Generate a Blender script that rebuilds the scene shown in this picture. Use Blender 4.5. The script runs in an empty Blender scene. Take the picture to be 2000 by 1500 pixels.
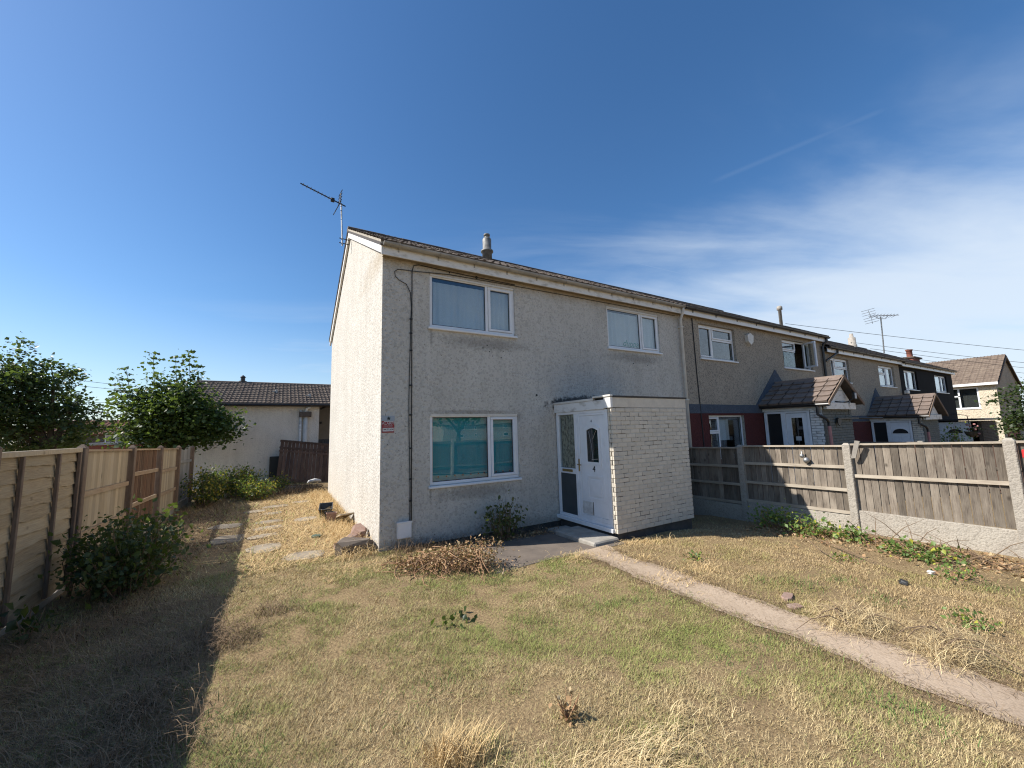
import bpy, math, random
import numpy as np
from mathutils import Vector, Matrix
random.seed(7); rng = np.random.default_rng(7)
scene = bpy.context.scene
COL = scene.collection
# ------------------------------------------------------------------ camera
CAM = np.array([-1.386, -6.516, 1.800]); YAW, PITCH, ROLL, FPX = math.radians(30.677), math.radians(6.746), math.radians(-1.563), 762.58
fw = np.array([math.sin(YAW)*math.cos(PITCH), math.cos(YAW)*math.cos(PITCH), math.sin(PITCH)])
rt = np.array([math.cos(YAW), -math.sin(YAW), 0.]); up = np.cross(rt, fw)
r2 = math.cos(ROLL)*rt + math.sin(ROLL)*up; u2 = -math.sin(ROLL)*rt + math.cos(ROLL)*up
cd = bpy.data.cameras.new('camera'); cam = bpy.data.objects.new('camera', cd); COL.objects.link(cam)
cam.matrix_world = Matrix(((r2[0], u2[0], -fw[0], CAM[0]), (r2[1], u2[1], -fw[1], CAM[1]), (r2[2], u2[2], -fw[2], CAM[2]), (0, 0, 0, 1)))
cd.sensor_width = 36; cd.lens = FPX/2000*36; cd.clip_start = .05; cd.clip_end = 3000
scene.camera = cam
# ------------------------------------------------------------------ sun, sky, exposure
SUNV = Vector((-1, .438, .95)).normalized()
sl = bpy.data.lights.new('sun', 'SUN'); sun = bpy.data.objects.new('sun', sl); COL.objects.link(sun)
sl.energy = 5.0; sl.angle = math.radians(.53); sl.color = (1, .955, .89)
sun.rotation_euler = (-SUNV).to_track_quat('-Z', 'Y').to_euler()
scene.view_settings.view_transform = 'Standard'; scene.view_settings.look = 'None'
scene.view_settings.gamma = 1; scene.view_settings.exposure = 0.58
scene.view_settings.use_curve_mapping = False
scene.render.engine = 'CYCLES'
scene.cycles.use_denoising = True; scene.cycles.denoising_prefilter = 'NONE'; scene.cycles.pixel_filter_type = 'BLACKMAN_HARRIS'; scene.cycles.filter_width = 1.15; scene.cycles.sample_clamp_indirect = 6.0
scene.cycles.max_bounces = 7; scene.cycles.transparent_max_bounces = 12
world = bpy.data.worlds.new('World'); scene.world = world; world.use_nodes = True

class NT:
    """small node helper"""
    def __init__(s, tree): s.t = tree; s.t.nodes.clear()
    def n(s, typ, ins=None, **kw):
        nd = s.t.nodes.new(typ)
        for k, v in kw.items(): setattr(nd, k, v)
        for k, v in (ins or {}).items():
            sock = nd.inputs[k]
            if hasattr(v, 'is_output'): s.t.links.new(v, sock)
            else: sock.default_value = v
        return nd
    def math(s, op, a, b=0.0, clamp=False):
        nd = s.n('ShaderNodeMath', operation=op, use_clamp=clamp)
        for i, v in enumerate((a, b)):
            if hasattr(v, 'is_output'): s.t.links.new(v, nd.inputs[i])
            else: nd.inputs[i].default_value = v
        return nd.outputs[0]
    def mix(s, f, a, b, blend='MIX'):
        nd = s.n('ShaderNodeMix', data_type='RGBA', blend_type=blend)
        for sock, v in ((nd.inputs[0], f), (nd.inputs[6], a), (nd.inputs[7], b)):
            if hasattr(v, 'is_output'): s.t.links.new(v, sock)
            elif isinstance(v, (tuple, list)): sock.default_value = (*v[:3], 1)
            else: sock.default_value = v
        return nd.outputs[2]
    def ramp(s, f, stops):
        nd = s.n('ShaderNodeValToRGB', {0: f}); e = nd.color_ramp.elements
        while len(e) < len(stops): e.new(.5)
        for el, (p, c) in zip(e, stops):
            el.position = p; el.color = (c, c, c, 1) if isinstance(c, (int, float)) else (*c, 1)
        return nd.outputs[0]
    def noise(s, vec, scale, detail=4, rough=.55, dist=0.0):
        return s.n('ShaderNodeTexNoise', {'Vector': vec, 'Scale': scale, 'Detail': detail, 'Roughness': rough, 'Distortion': dist}).outputs['Fac']
    def vmul(s, vec, xyz):
        return s.n('ShaderNodeVectorMath', {0: vec, 1: xyz}, operation='MULTIPLY').outputs[0]
    def vadd(s, vec, v2):
        nd = s.n('ShaderNodeVectorMath', {0: vec}, operation='ADD')
        if hasattr(v2, 'is_output'): s.t.links.new(v2, nd.inputs[1])
        else: nd.inputs[1].default_value = v2
        return nd.outputs[0]
    def dot(s, vec, xyz):
        return s.n('ShaderNodeVectorMath', {0: vec, 1: xyz}, operation='DOT_PRODUCT').outputs['Value']

def pixray(x, y):
    d = fw + (x-1000)/FPX*r2 - (y-750)/FPX*u2
    return d/np.linalg.norm(d)

w = NT(world.node_tree)
sky = w.n('ShaderNodeTexSky', sky_type='NISHITA', sun_disc=False, sun_elevation=math.asin(SUNV.z),
          sun_rotation=math.atan2(SUNV.x, SUNV.y), altitude=80, air_density=1.0, dust_density=.6, ozone_density=3.0)
wd = w.n('ShaderNodeTexCoord').outputs['Generated']
skyc = w.n('ShaderNodeHueSaturation', {'Saturation': 1.20, 'Value': 1.0, 'Color': sky.outputs[0]}).outputs[0]
skyc = w.mix(1.0, skyc, (1.04, 1.10, 1.14), 'MULTIPLY')
# thin high cloud: a bank low on the right hand side of the sky, wisps above it
bn = np.cross(pixray(1180, 650), pixray(2000, 350)); bn /= np.linalg.norm(bn)
if bn[2] > 0: bn = -bn
sx = w.n('ShaderNodeSeparateXYZ', {0: wd})
den = w.math('MAXIMUM', w.math('ADD', sx.outputs[2], .12), .03)
uv = w.n('ShaderNodeCombineXYZ', {0: w.math('DIVIDE', sx.outputs[0], den), 1: w.math('DIVIDE', sx.outputs[1], den), 2: 0.0}).outputs[0]
uvr = w.n('ShaderNodeVectorRotate', {'Vector': uv, 'Angle': math.radians(25)}, rotation_type='Z_AXIS').outputs[0]
nz = w.noise(w.vmul(uvr, (.45, 1.3, 1)), 1.4, 6, .55, .5)
nz2 = w.noise(w.vmul(uvr, (.9, 1.1, 1)), 3.0, 5, .6, .3)
bank = w.math('ADD', w.dot(wd, tuple(bn)), w.math('MULTIPLY', w.math('SUBTRACT', nz, .5), .55))
bank = w.math('ADD', bank, w.math('MULTIPLY', w.math('SUBTRACT', nz2, .5), .12))
bankf = w.n('ShaderNodeMapRange', {'Value': bank, 'From Min': -.26, 'From Max': .2, 'To Min': 0., 'To Max': .84}, interpolation_type='SMOOTHSTEP').outputs[0]
near = w.n('ShaderNodeMapRange', {'Value': w.dot(wd, tuple(bn)), 'From Min': -.42, 'From Max': -.02, 'To Min': 0., 'To Max': 1.}, interpolation_type='SMOOTHSTEP').outputs[0]
wisp = w.math('MULTIPLY', w.n('ShaderNodeMapRange', {'Value': nz, 'From Min': .46, 'From Max': .74, 'To Min': 0., 'To Max': .5}, interpolation_type='SMOOTHSTEP').outputs[0], near)
fac = w.math('MAXIMUM', bankf, wisp)
hz = w.n('ShaderNodeMapRange', {'Value': sx.outputs[2], 'From Min': .0, 'From Max': .3, 'To Min': .34, 'To Max': 0.}, interpolation_type='SMOOTHSTEP').outputs[0]
fac = w.math('MAXIMUM', fac, hz)
def trail(p0, p1, wid, amt):
    a, b = pixray(*p0), pixray(*p1); nrm = np.cross(a, b); nrm /= np.linalg.norm(nrm)
    mid = a+b; mid /= np.linalg.norm(mid); ch = float(a @ mid)
    across = w.n('ShaderNodeMapRange', {'Value': w.math('ABSOLUTE', w.dot(wd, tuple(nrm))), 'From Min': 0., 'From Max': wid, 'To Min': amt, 'To Max': 0.}, interpolation_type='SMOOTHSTEP').outputs[0]
    along = w.n('ShaderNodeMapRange', {'Value': w.dot(wd, tuple(mid)), 'From Min': ch, 'From Max': ch+(1-ch)*.5, 'To Min': 0., 'To Max': 1.}, interpolation_type='SMOOTHSTEP').outputs[0]
    return w.math('MULTIPLY', across, along)
fac = w.math('MAXIMUM', fac, trail((1210, 506), (1440, 560), .0022, .2))
fac = w.math('MAXIMUM', fac, trail((1380, 360), (1760, 200), .007, .035))
skyc = w.mix(fac, skyc, (5.7, 6.4, 7.2))
bg = w.n('ShaderNodeBackground', {'Color': skyc, 'Strength': .092})
w.n('ShaderNodeOutputWorld', {'Surface': bg.outputs[0]})

# ------------------------------------------------------------------ materials
def base_mat(name):
    m = bpy.data.materials.new(name); m.use_nodes = True
    return m, NT(m.node_tree)
def finish(t, col, rough=.8, bump=None, bstr=.5, bdist=.01, **kw):
    ins = {'Base Color': col if hasattr(col, 'is_output') else (*col[:3], 1), 'Roughness': rough}
    ins.update(kw)
    if bump is not None:
        ins['Normal'] = t.n('ShaderNodeBump', {'Height': bump, 'Strength': bstr, 'Distance': bdist}).outputs[0]
    p = t.n('ShaderNodeBsdfPrincipled', ins)
    t.n('ShaderNodeOutputMaterial', {'Surface': p.outputs[0]})
def coords(t, per_object=True):
    """object coordinates, shifted at random for each object so copies differ"""
    c = t.n('ShaderNodeTexCoord').outputs['Object']
    info = t.n('ShaderNodeObjectInfo').outputs['Random']
    if per_object:
        k = t.math('MULTIPLY', info, 53.0)
        c = t.vadd(c, t.n('ShaderNodeCombineXYZ', {0: k, 1: k, 2: k}).outputs[0])
    return c, info
def simple(name, c1, c2=None, scale=6, rough=.7, bscale=None, bstr=.3, bdist=.005, var=0.0, stretch=(1, 1, 1), spec=None, metal=0.0, lo=.35, hi=.7):
    m, t = base_mat(name); c, info = coords(t); c = t.vmul(c, stretch)
    c2 = c2 or tuple(v*.8 for v in c1)
    f = t.ramp(t.noise(c, scale, 6, .6), [(lo, 0.), (hi, 1.)])
    col = t.mix(f, c1, c2)
    if var:
        k = t.n('ShaderNodeMapRange', {'Value': info, 'To Min': 1-var, 'To Max': 1+var}).outputs[0]
        col = t.mix(1.0, col, t.n('ShaderNodeCombineColor', {0: k, 1: k, 2: k}).outputs[0], 'MULTIPLY')
    b = t.noise(c, bscale, 5, .6) if bscale else None
    kw = {'Metallic': metal}
    if spec is not None: kw['Specular IOR Level'] = spec
    finish(t, col, rough, b, bstr, bdist, **kw)
    return m
def roughcast(name, c1, c2, speck, sscale=34, bstr=.9, bdist=.02, stain=None, amount=.5, grime=(.25, .23, .2), pit=.55):
    """pebbledash / roughcast render: stones in relief, dark pits, broad weathering"""
    m, t = base_mat(name); c = t.n('ShaderNodeTexCoord').outputs['Object']
    v = t.n('ShaderNodeTexVoronoi', {'Vector': c, 'Scale': sscale}, feature='F1')
    n1 = t.noise(c, 1.1, 6, .65); n2 = t.noise(c, sscale*1.6, 3, .6); n3 = t.noise(c, sscale*.5, 4, .6)
    stc = t.vmul(c, (1, 1, .22)); n4 = t.noise(stc, 3.2, 5, .6)
    col = t.mix(t.ramp(n1, [(.35, 0.), (.7, 1.)]), c1, c2)
    col = t.mix(t.math('MULTIPLY', t.ramp(v.outputs['Color'], [(.55, 0.), (.8, 1.)]), amount), col, speck)
    pits = t.ramp(n2, [(.60, 0.), (.68, 1.)])
    col = t.mix(t.math('MULTIPLY', pits, pit), col, tuple(x*.45 for x in speck))
    col = t.mix(t.math('MULTIPLY', t.ramp(n4, [(.47, 0.), (.75, 1.)]), .24), col, grime)
    if stain: col = stain(t, c, col)
    h = t.math('ADD', t.math('MULTIPLY', v.outputs['Distance'], -.7), t.math('MULTIPLY', n3, 1.2))
    finish(t, col, .95, h, bstr, bdist, **{'Specular IOR Level': .15})
    return m
def blob_mask(t, c, centre, rad, nscale=5, soft=.5):
    d = t.n('ShaderNodeVectorMath', {0: t.vmul(t.vadd(c, tuple(-x for x in centre)), tuple(1/r for r in rad))}, operation='LENGTH').outputs['Value']
    d = t.math('ADD', d, t.math('MULTIPLY', t.math('SUBTRACT', t.noise(c, nscale, 6, .7), .5), 1.6))
    return t.n('ShaderNodeMapRange', {'Value': d, 'From Min': 1-soft, 'From Max': 1., 'To Min': 1., 'To Max': 0.}).outputs[0]
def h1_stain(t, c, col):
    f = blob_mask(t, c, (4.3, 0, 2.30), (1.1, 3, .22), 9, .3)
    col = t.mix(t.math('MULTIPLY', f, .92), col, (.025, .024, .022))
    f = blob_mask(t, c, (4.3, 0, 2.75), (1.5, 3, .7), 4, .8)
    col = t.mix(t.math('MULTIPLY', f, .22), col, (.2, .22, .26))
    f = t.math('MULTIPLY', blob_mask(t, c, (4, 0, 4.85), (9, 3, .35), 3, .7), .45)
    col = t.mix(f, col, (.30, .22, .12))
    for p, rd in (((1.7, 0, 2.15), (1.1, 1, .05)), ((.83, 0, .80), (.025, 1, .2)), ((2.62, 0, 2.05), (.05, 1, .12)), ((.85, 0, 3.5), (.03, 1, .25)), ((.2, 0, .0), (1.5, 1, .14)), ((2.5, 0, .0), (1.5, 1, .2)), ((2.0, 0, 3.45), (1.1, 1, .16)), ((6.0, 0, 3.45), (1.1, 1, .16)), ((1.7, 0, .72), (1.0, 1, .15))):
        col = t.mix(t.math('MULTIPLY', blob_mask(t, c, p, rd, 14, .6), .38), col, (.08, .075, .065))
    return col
M = {}
M['render_cream'] = roughcast('render_cream', (.575, .54, .48), (.51, .475, .415), (.31, .285, .245), 27, .8, .016, h1_stain, .42, pit=.9)
M['render_grey'] = roughcast('render_grey', (.40, .345, .27), (.33, .285, .225), (.16, .14, .12), 38, .6, .014, None, .75)
M['render_buff'] = roughcast('render_buff', (.62, .54, .40), (.55, .47, .35), (.36, .30, .22), 16, .8, .03, None, .6)
M['render_shed'] = roughcast('render_shed', (.76, .71, .63), (.66, .61, .54), (.50, .46, .41), 30, .6, .015, None, .3)
M['band_blue'] = roughcast('band_blue', (.085, .10, .125), (.07, .085, .11), (.16, .18, .20), 38, .8, .02, None, .35, (.05, .06, .07))
M['band_red'] = roughcast('band_red', (.115, .036, .033), (.095, .032, .03), (.06, .022, .02), 38, .8, .02, None, .4, (.08, .03, .03))
M['cladding_black'] = simple('cladding_black', (.009, .009, .010), (.014, .014, .015), 3, .9, 30, .3, spec=.15)
M['upvc'] = simple('upvc', (.74, .745, .75), (.62, .62, .61), 4, .35, 20, .05, lo=.45, hi=.85)
M['upvc_cream'] = simple('upvc_cream', (.66, .63, .57), (.52, .48, .42), 5, .45, lo=.4, hi=.8)
M['paint_white'] = simple('paint_white', (.72, .70, .66), (.36, .33, .28), 5, .6, 30, .25, .004, stretch=(1, 1, 2), lo=.5, hi=.78)
M['gutter'] = simple('gutter', (.36, .34, .30), (.17, .155, .13), 5, .5, 25, .2, stretch=(.5, 2, 2), lo=.42, hi=.75)
M['gutter_black'] = simple('gutter_black', (.015, .013, .012), (.03, .025, .022), 4, .4)
M['soffit'] = simple('soffit', (.34, .27, .17), (.20, .15, .09), 4, .8, stretch=(.4, 2, 2))
M['tile'] = simple('tile', (.075, .055, .041), (.17, .135, .10), 9, .9, 40, .5, .006, var=.35, lo=.45, hi=.75)
M['tile_far'] = simple('tile_far', (.13, .095, .072), (.22, .17, .125), 3, .9, 40, .4, .006, lo=.4, hi=.75)
M['tile_buff'] = simple('tile_buff', (.20, .15, .12), (.145, .11, .088), 8, .9, 60, .3, .003, var=.14)
M['tile_dark'] = simple('tile_dark', (.05, .042, .038), (.075, .06, .05), 8, .9, 60, .3)
M['tile_red'] = simple('tile_red', (.33, .15, .09), (.24, .11, .07), 4, .9)
M['mortar'] = simple('mortar', (.42, .38, .31), (.25, .21, .16), 16, .95, 40, .7, .01)
M['cable'] = simple('cable', (.02, .02, .02), None, 5, .6)
M['metal'] = simple('metal', (.36, .37, .38), (.22, .21, .19), 14, .45, metal=.7)
M['flue_grey'] = simple('flue_grey', (.22, .22, .21), (.12, .115, .105), 10, .6, metal=.3)
M['concrete_pot'] = simple('concrete_pot', (.40, .36, .31), (.25, .22, .18), 9, .9, 40, .4)
M['brick_cream'] = simple('brick_cream', (.62, .555, .45), (.53, .475, .39), 10, .75, 50, .35, .004, var=.06)
M['joint_dark'] = simple('joint_dark', (.55, .50, .42), (.09, .08, .065), 5.5, .95, 40, .6, .006, lo=.5, hi=.6)
M['plinth'] = simple('plinth', (.045, .042, .038), (.09, .08, .07), 6, .9, 20, .5)
M['brick_red'] = simple('brick_red', (.26, .085, .055), (.17, .06, .04), 9, .9, 40, .4, var=.15)
M['brick_brown'] = simple('brick_brown', (.12, .09, .07), (.07, .055, .045), 9, .9, 40, .4, var=.15)
M['brick_greygreen'] = simple('brick_greygreen', (.13, .14, .13), (.10, .11, .105), 5, .85, 40, .2, var=.05)
M['grey_wall'] = simple('grey_wall', (.24, .22, .2), (.2, .19, .17), 5, .9)
M['black'] = simple('black', (.012, .012, .012), None, 5, .5)
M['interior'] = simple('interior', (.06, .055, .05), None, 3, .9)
M['brass'] = simple('brass', (.42, .30, .12), (.25, .18, .08), 14, .4, metal=.8)
M['panel_dark'] = simple('panel_dark', (.035, .045, .05), (.05, .06, .065), 5, .35)
M['dirty_white'] = simple('dirty_white', (.62, .62, .60), (.42, .40, .37), 9, .55)
M['concrete'] = simple('concrete', (.36, .33, .285), (.24, .22, .185), 6, .95, 70, .6, .006)
M['concrete_pebble'] = roughcast('concrete_pebble', (.42, .38, .315), (.34, .30, .25), (.20, .175, .14), 45, .6, .012, None, .4)
M['concrete_dark'] = simple('concrete_dark', (.17, .135, .105), (.11, .088, .07), 3, .95, 50, .5, .006)
M['stone'] = simple('stone', (.31, .26, .19), (.20, .16, .115), 5, .9, 35, .5, .008, var=.1)
M['path'] = roughcast('path', (.46, .355, .255), (.38, .29, .205), (.24, .17, .11), 60, .4, .006, None, .35, (.20, .14, .085), .25)
M['plastic_black'] = simple('plastic_black', (.02, .022, .024), (.035, .036, .036), 6, .45)
M['terracotta'] = simple('terracotta', (.26, .15, .11), (.33, .24, .19), 9, .9)
M['red'] = simple('red', (.6, .03, .03), None, 5, .5)
M['green_cover'] = simple('green_cover', (.07, .11, .075), None, 5, .5)
M['sign_white'] = simple('sign_white', (.62, .60, .58), (.45, .43, .41), 30, .6)
M['sign_grey'] = simple('sign_grey', (.30, .36, .38), (.36, .36, .40), 20, .5)
M['sign_red'] = simple('sign_red', (.30, .012, .018), None, 5, .5)
M['sign_dark'] = simple('sign_dark', (.008, .02, .02), None, 5, .5)
M['letter_green'] = simple('letter_green', (.02, .30, .22), None, 5, .6)
M['paper'] = simple('paper', (.5, .5, .48), None, 5, .8)
M['pink_pipe'] = simple('pink_pipe', (.42, .20, .18), (.32, .13, .12), 6, .6)
M['bark'] = simple('bark', (.10, .075, .05), (.055, .042, .03), 8, .95, 20, .7, .02, stretch=(1, 1, .3))
M['twig'] = simple('twig', (.22, .15, .09), (.14, .09, .055), 9, .9)
M['drystem'] = simple('drystem', (.36, .215, .115), (.22, .115, .06), 14, .9)
M['blind_teal'] = simple('blind_teal', (.05, .42, .48), (.045, .37, .43), 2, .8)
def wood(name, c1, c2, c3, var=.16, axis=2, knots=True):
    m, t = base_mat(name); c, info = coords(t)
    st = [20., 20., 20.]; st[axis] = .9
    g = t.noise(t.vmul(c, tuple(st)), 5.5, 6, .65, .6)
    sp = [2.6, 2.6, 2.6]; sp[axis] = 1.1
    b = t.noise(t.vmul(c, tuple(sp)), 2.0, 4, .6)
    col = t.mix(t.ramp(g, [(.35, 0.), (.68, 1.)]), c1, c2)
    col = t.mix(t.math('MULTIPLY', t.ramp(b, [(.42, 0.), (.72, 1.)]), .75), col, c3)
    if knots:
        v = t.n('ShaderNodeTexVoronoi', {'Vector': t.vmul(c, tuple(1.0 if i != axis else .7 for i in range(3))), 'Scale': 4.2}).outputs['Distance']
        col = t.mix(t.math('MULTIPLY', t.ramp(v, [(.03, 1.), (.12, 0.)]), .8), col, tuple(x*.45 for x in c2))
    k = t.n('ShaderNodeMapRange', {'Value': info, 'To Min': 1-var, 'To Max': 1+var}).outputs[0]
    col = t.mix(1.0, col, t.n('ShaderNodeCombineColor', {0: k, 1: k, 2: k}).outputs[0], 'MULTIPLY')
    finish(t, col, .85, g, .5, .004, **{'Specular IOR Level': .2})
    return m
M['wood_pale'] = wood('wood_pale', (.43, .345, .235), (.29, .225, .145), (.38, .32, .24), .2)
M['wood_gold'] = wood('wood_gold', (.43, .335, .215), (.26, .19, .115), (.36, .30, .21), .16, axis=1)
M['wood_brown'] = wood('wood_brown', (.15, .085, .05), (.10, .055, .035), (.19, .13, .085), .25)
M['wood_post'] = wood('wood_post', (.20, .14, .10), (.13, .088, .062), (.26, .20, .15), .1, knots=False)
M['wood_grey'] = wood('wood_grey', (.215, .18, .14), (.075, .058, .046), (.30, .255, .20), .4)
M['wood_weathered'] = wood('wood_weathered', (.34, .31, .27), (.24, .21, .18), (.38, .35, .30), .15)
M['wood_dark'] = wood('wood_dark', (.12, .075, .055), (.07, .042, .032), (.16, .105, .075), .25)
M['wood_rail'] = wood('wood_rail', (.42, .36, .28), (.25, .205, .155), (.47, .41, .325), .12, axis=1, knots=False)
M['wood_rail_brown'] = wood('wood_rail_brown', (.40, .29, .19), (.27, .18, .11), (.42, .33, .22), .12, axis=1, knots=False)
def glass_mat(name, tint=(.86, .9, .9), boost=1.7):
    m, t = base_mat(name)
    ge = t.n('ShaderNodeNewGeometry')
    cs_ = t.math('ABSOLUTE', t.n('ShaderNodeVectorMath', {0: ge.outputs['Incoming'], 1: ge.outputs['Normal']}, operation='DOT_PRODUCT').outputs['Value'])
    fr = t.math('ADD', t.math('MULTIPLY', t.math('POWER', t.math('SUBTRACT', 1.0, cs_), 5.0), .94), .055)
    f = t.math('MULTIPLY', fr, boost, True)
    c = t.n('ShaderNodeTexCoord').outputs['Object']
    bmp = t.n('ShaderNodeBump', {'Height': t.noise(c, 1.6, 1), 'Strength': .12, 'Distance': .02}).outputs[0]
    gl = t.n('ShaderNodeBsdfGlossy', {'Color': (.95, .97, 1, 1), 'Roughness': .01, 'Normal': bmp})
    tr = t.n('ShaderNodeBsdfTransparent', {'Color': (*tint, 1)})
    mx = t.n('ShaderNodeMixShader', {0: f, 1: tr.outputs[0], 2: gl.outputs[0]})
    t.n('ShaderNodeOutputMaterial', {'Surface': mx.outputs[0]})
    return m
M['glass'] = glass_mat('glass', boost=1.4)
M['glass_dark'] = glass_mat('glass_dark', (.25, .27, .27), 2.0)
def net_mat():
    m, t = base_mat('net_curtain')
    p = t.n('ShaderNodeBsdfDiffuse', {'Color': (.78, .79, .82, 1)}); q = t.n('ShaderNodeBsdfTranslucent', {'Color': (.7, .7, .72, 1)})
    mx = t.n('ShaderNodeMixShader', {0: .25, 1: p.outputs[0], 2: q.outputs[0]})
    t.n('ShaderNodeOutputMaterial', {'Surface': mx.outputs[0]}); return m
M['net_curtain'] = net_mat()
def leaf_mat(name, c1, c2, c3, rough=.45, trans=.35, frac=(.35, .8)):
    m, t = base_mat(name)
    a = t.n('ShaderNodeAttribute', attribute_name='rnd').outputs['Fac']
    col = t.mix(t.ramp(a, [(0., 0.), (.6, 1.)]), c1, c2)
    col = t.mix(t.ramp(a, [(frac[1], 0.), (min(frac[1]+.06, 1), 1.)]), col, c3)
    d = t.n('ShaderNodeBsdfPrincipled', {'Base Color': col, 'Roughness': rough, 'Specular IOR Level': .4})
    tl = t.n('ShaderNodeBsdfTranslucent', {'Color': t.mix(.5, col, (.25, .35, .04))})
    mx = t.n('ShaderNodeMixShader', {0: trans, 1: d.outputs[0], 2: tl.outputs[0]})
    t.n('ShaderNodeOutputMaterial', {'Surface': mx.outputs[0]}); return m
M['leaf_dark'] = leaf_mat('leaf_dark', (.022, .042, .018), (.045, .075, .028), (.07, .11, .04), frac=(.3, .92))
M['leaf_maple'] = leaf_mat('leaf_maple', (.024, .046, .013), (.046, .082, .021), (.11, .17, .04), frac=(.3, .9))
M['leaf_bush'] = leaf_mat('leaf_bush', (.027, .046, .016), (.05, .075, .024), (.15, .16, .045), .5, .3, (.3, .95))
M['leaf_olive'] = leaf_mat('leaf_olive', (.06, .075, .02), (.09, .105, .03), (.16, .16, .05), .6, .3, (.3, .9))
M['leaf_mixed'] = leaf_mat('leaf_mixed', (.045, .08, .02), (.09, .13, .035), (.45, .36, .04), .55, .35, (.3, .74))
M['leaf_bramble'] = leaf_mat('leaf_bramble', (.09, .16, .035), (.16, .24, .06), (.42, .42, .06), .5, .3, (.3, .85))
M['leaf_dry'] = leaf_mat('leaf_dry', (.26, .14, .07), (.40, .25, .13), (.50, .38, .22), .85, .15, (.3, .8))
def straw_mat(name, lo, hi, extra=None, lawn=False):
    m, t = base_mat(name)
    a = t.n('ShaderNodeAttribute', attribute_name='rnd').outputs['Fac']
    col = t.mix(a, lo, hi)
    if lawn:
        p = t.n('ShaderNodeNewGeometry').outputs['Position']
        g1 = t.noise(t.vmul(p, (1, 1, 0)), .62, 5, .62); g2 = t.noise(t.vmul(p, (1, 1, 0)), 3.4, 3, .6)
        f = t.math('ADD', t.math('MULTIPLY', g1, .75), t.math('MULTIPLY', g2, .35))
        f = t.math('ADD', f, t.math('MULTIPLY', t.math('SUBTRACT', a, .5), .22))
        dx = blob_mask(t, p, (.6, -2.4, 0), (2.6, 1.7, 9), 1.2, .9)
        f = t.math('ADD', f, t.math('MULTIPLY', dx, .075))
        dr = t.n('ShaderNodeMapRange', {'Value': t.n('ShaderNodeSeparateXYZ', {0: p}).outputs[0], 'From Min': 2.2, 'From Max': 3.6, 'To Min': 0., 'To Max': .06}).outputs[0]
        f = t.math('SUBTRACT', f, dr)
        col = t.mix(t.ramp(f, [(.545, 0.), (.645, 1.)]), col, t.mix(a, (.10, .14, .03), (.37, .41, .115)))
        col = t.mix(t.math('MULTIPLY', dr, 7.0, True), col, (.36, .235, .115))
        br = t.noise(t.vmul(p, (1, 1, 0)), 1.7, 5, .65)
        col = t.mix(t.math('MULTIPLY', t.ramp(br, [(.54, 0.), (.7, 1.)]), .45), col, (.24, .15, .08))
    finish(t, col, .8, **{'Specular IOR Level': .25})
    return m
M['grass'] = straw_mat('grass', (.21, .15, .066), (.80, .63, .345), lawn=True)
M['straw'] = straw_mat('straw', (.42, .28, .12), (.78, .58, .30))
M['straw_pale'] = straw_mat('straw_pale', (.40, .28, .13), (.80, .64, .36))
M['straw_brown'] = straw_mat('straw_brown', (.13, .085, .048), (.31, .215, .125))  # brown thatch, darkened further to deepen the shade beside the left fence
M['green_blade'] = straw_mat('green_blade', (.06, .11, .025), (.17, .24, .06))
def ground_mat():
    m, t = base_mat('ground'); p = t.n('ShaderNodeNewGeometry').outputs['Position']; p = t.vmul(p, (1, 1, 0))
    a = t.noise(p, 45, 5, .7); b = t.noise(p, 2.2, 5, .6); e = t.noise(p, .62, 5, .62)
    col = t.mix(t.ramp(a, [(.35, 0.), (.65, 1.)]), (.16, .11, .06), (.42, .305, .16))
    col = t.mix(t.math('MULTIPLY', t.ramp(b, [(.45, 0.), (.7, 1.)]), .55), col, (.16, .105, .062))
    col = t.mix(t.math('MULTIPLY', t.ramp(e, [(.56, 0.), (.68, 1.)]), .3), col, (.14, .14, .045))
    finish(t, col, .95, a, .8, .02, **{'Specular IOR Level': .1}); return m
M['ground'] = ground_mat()

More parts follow.
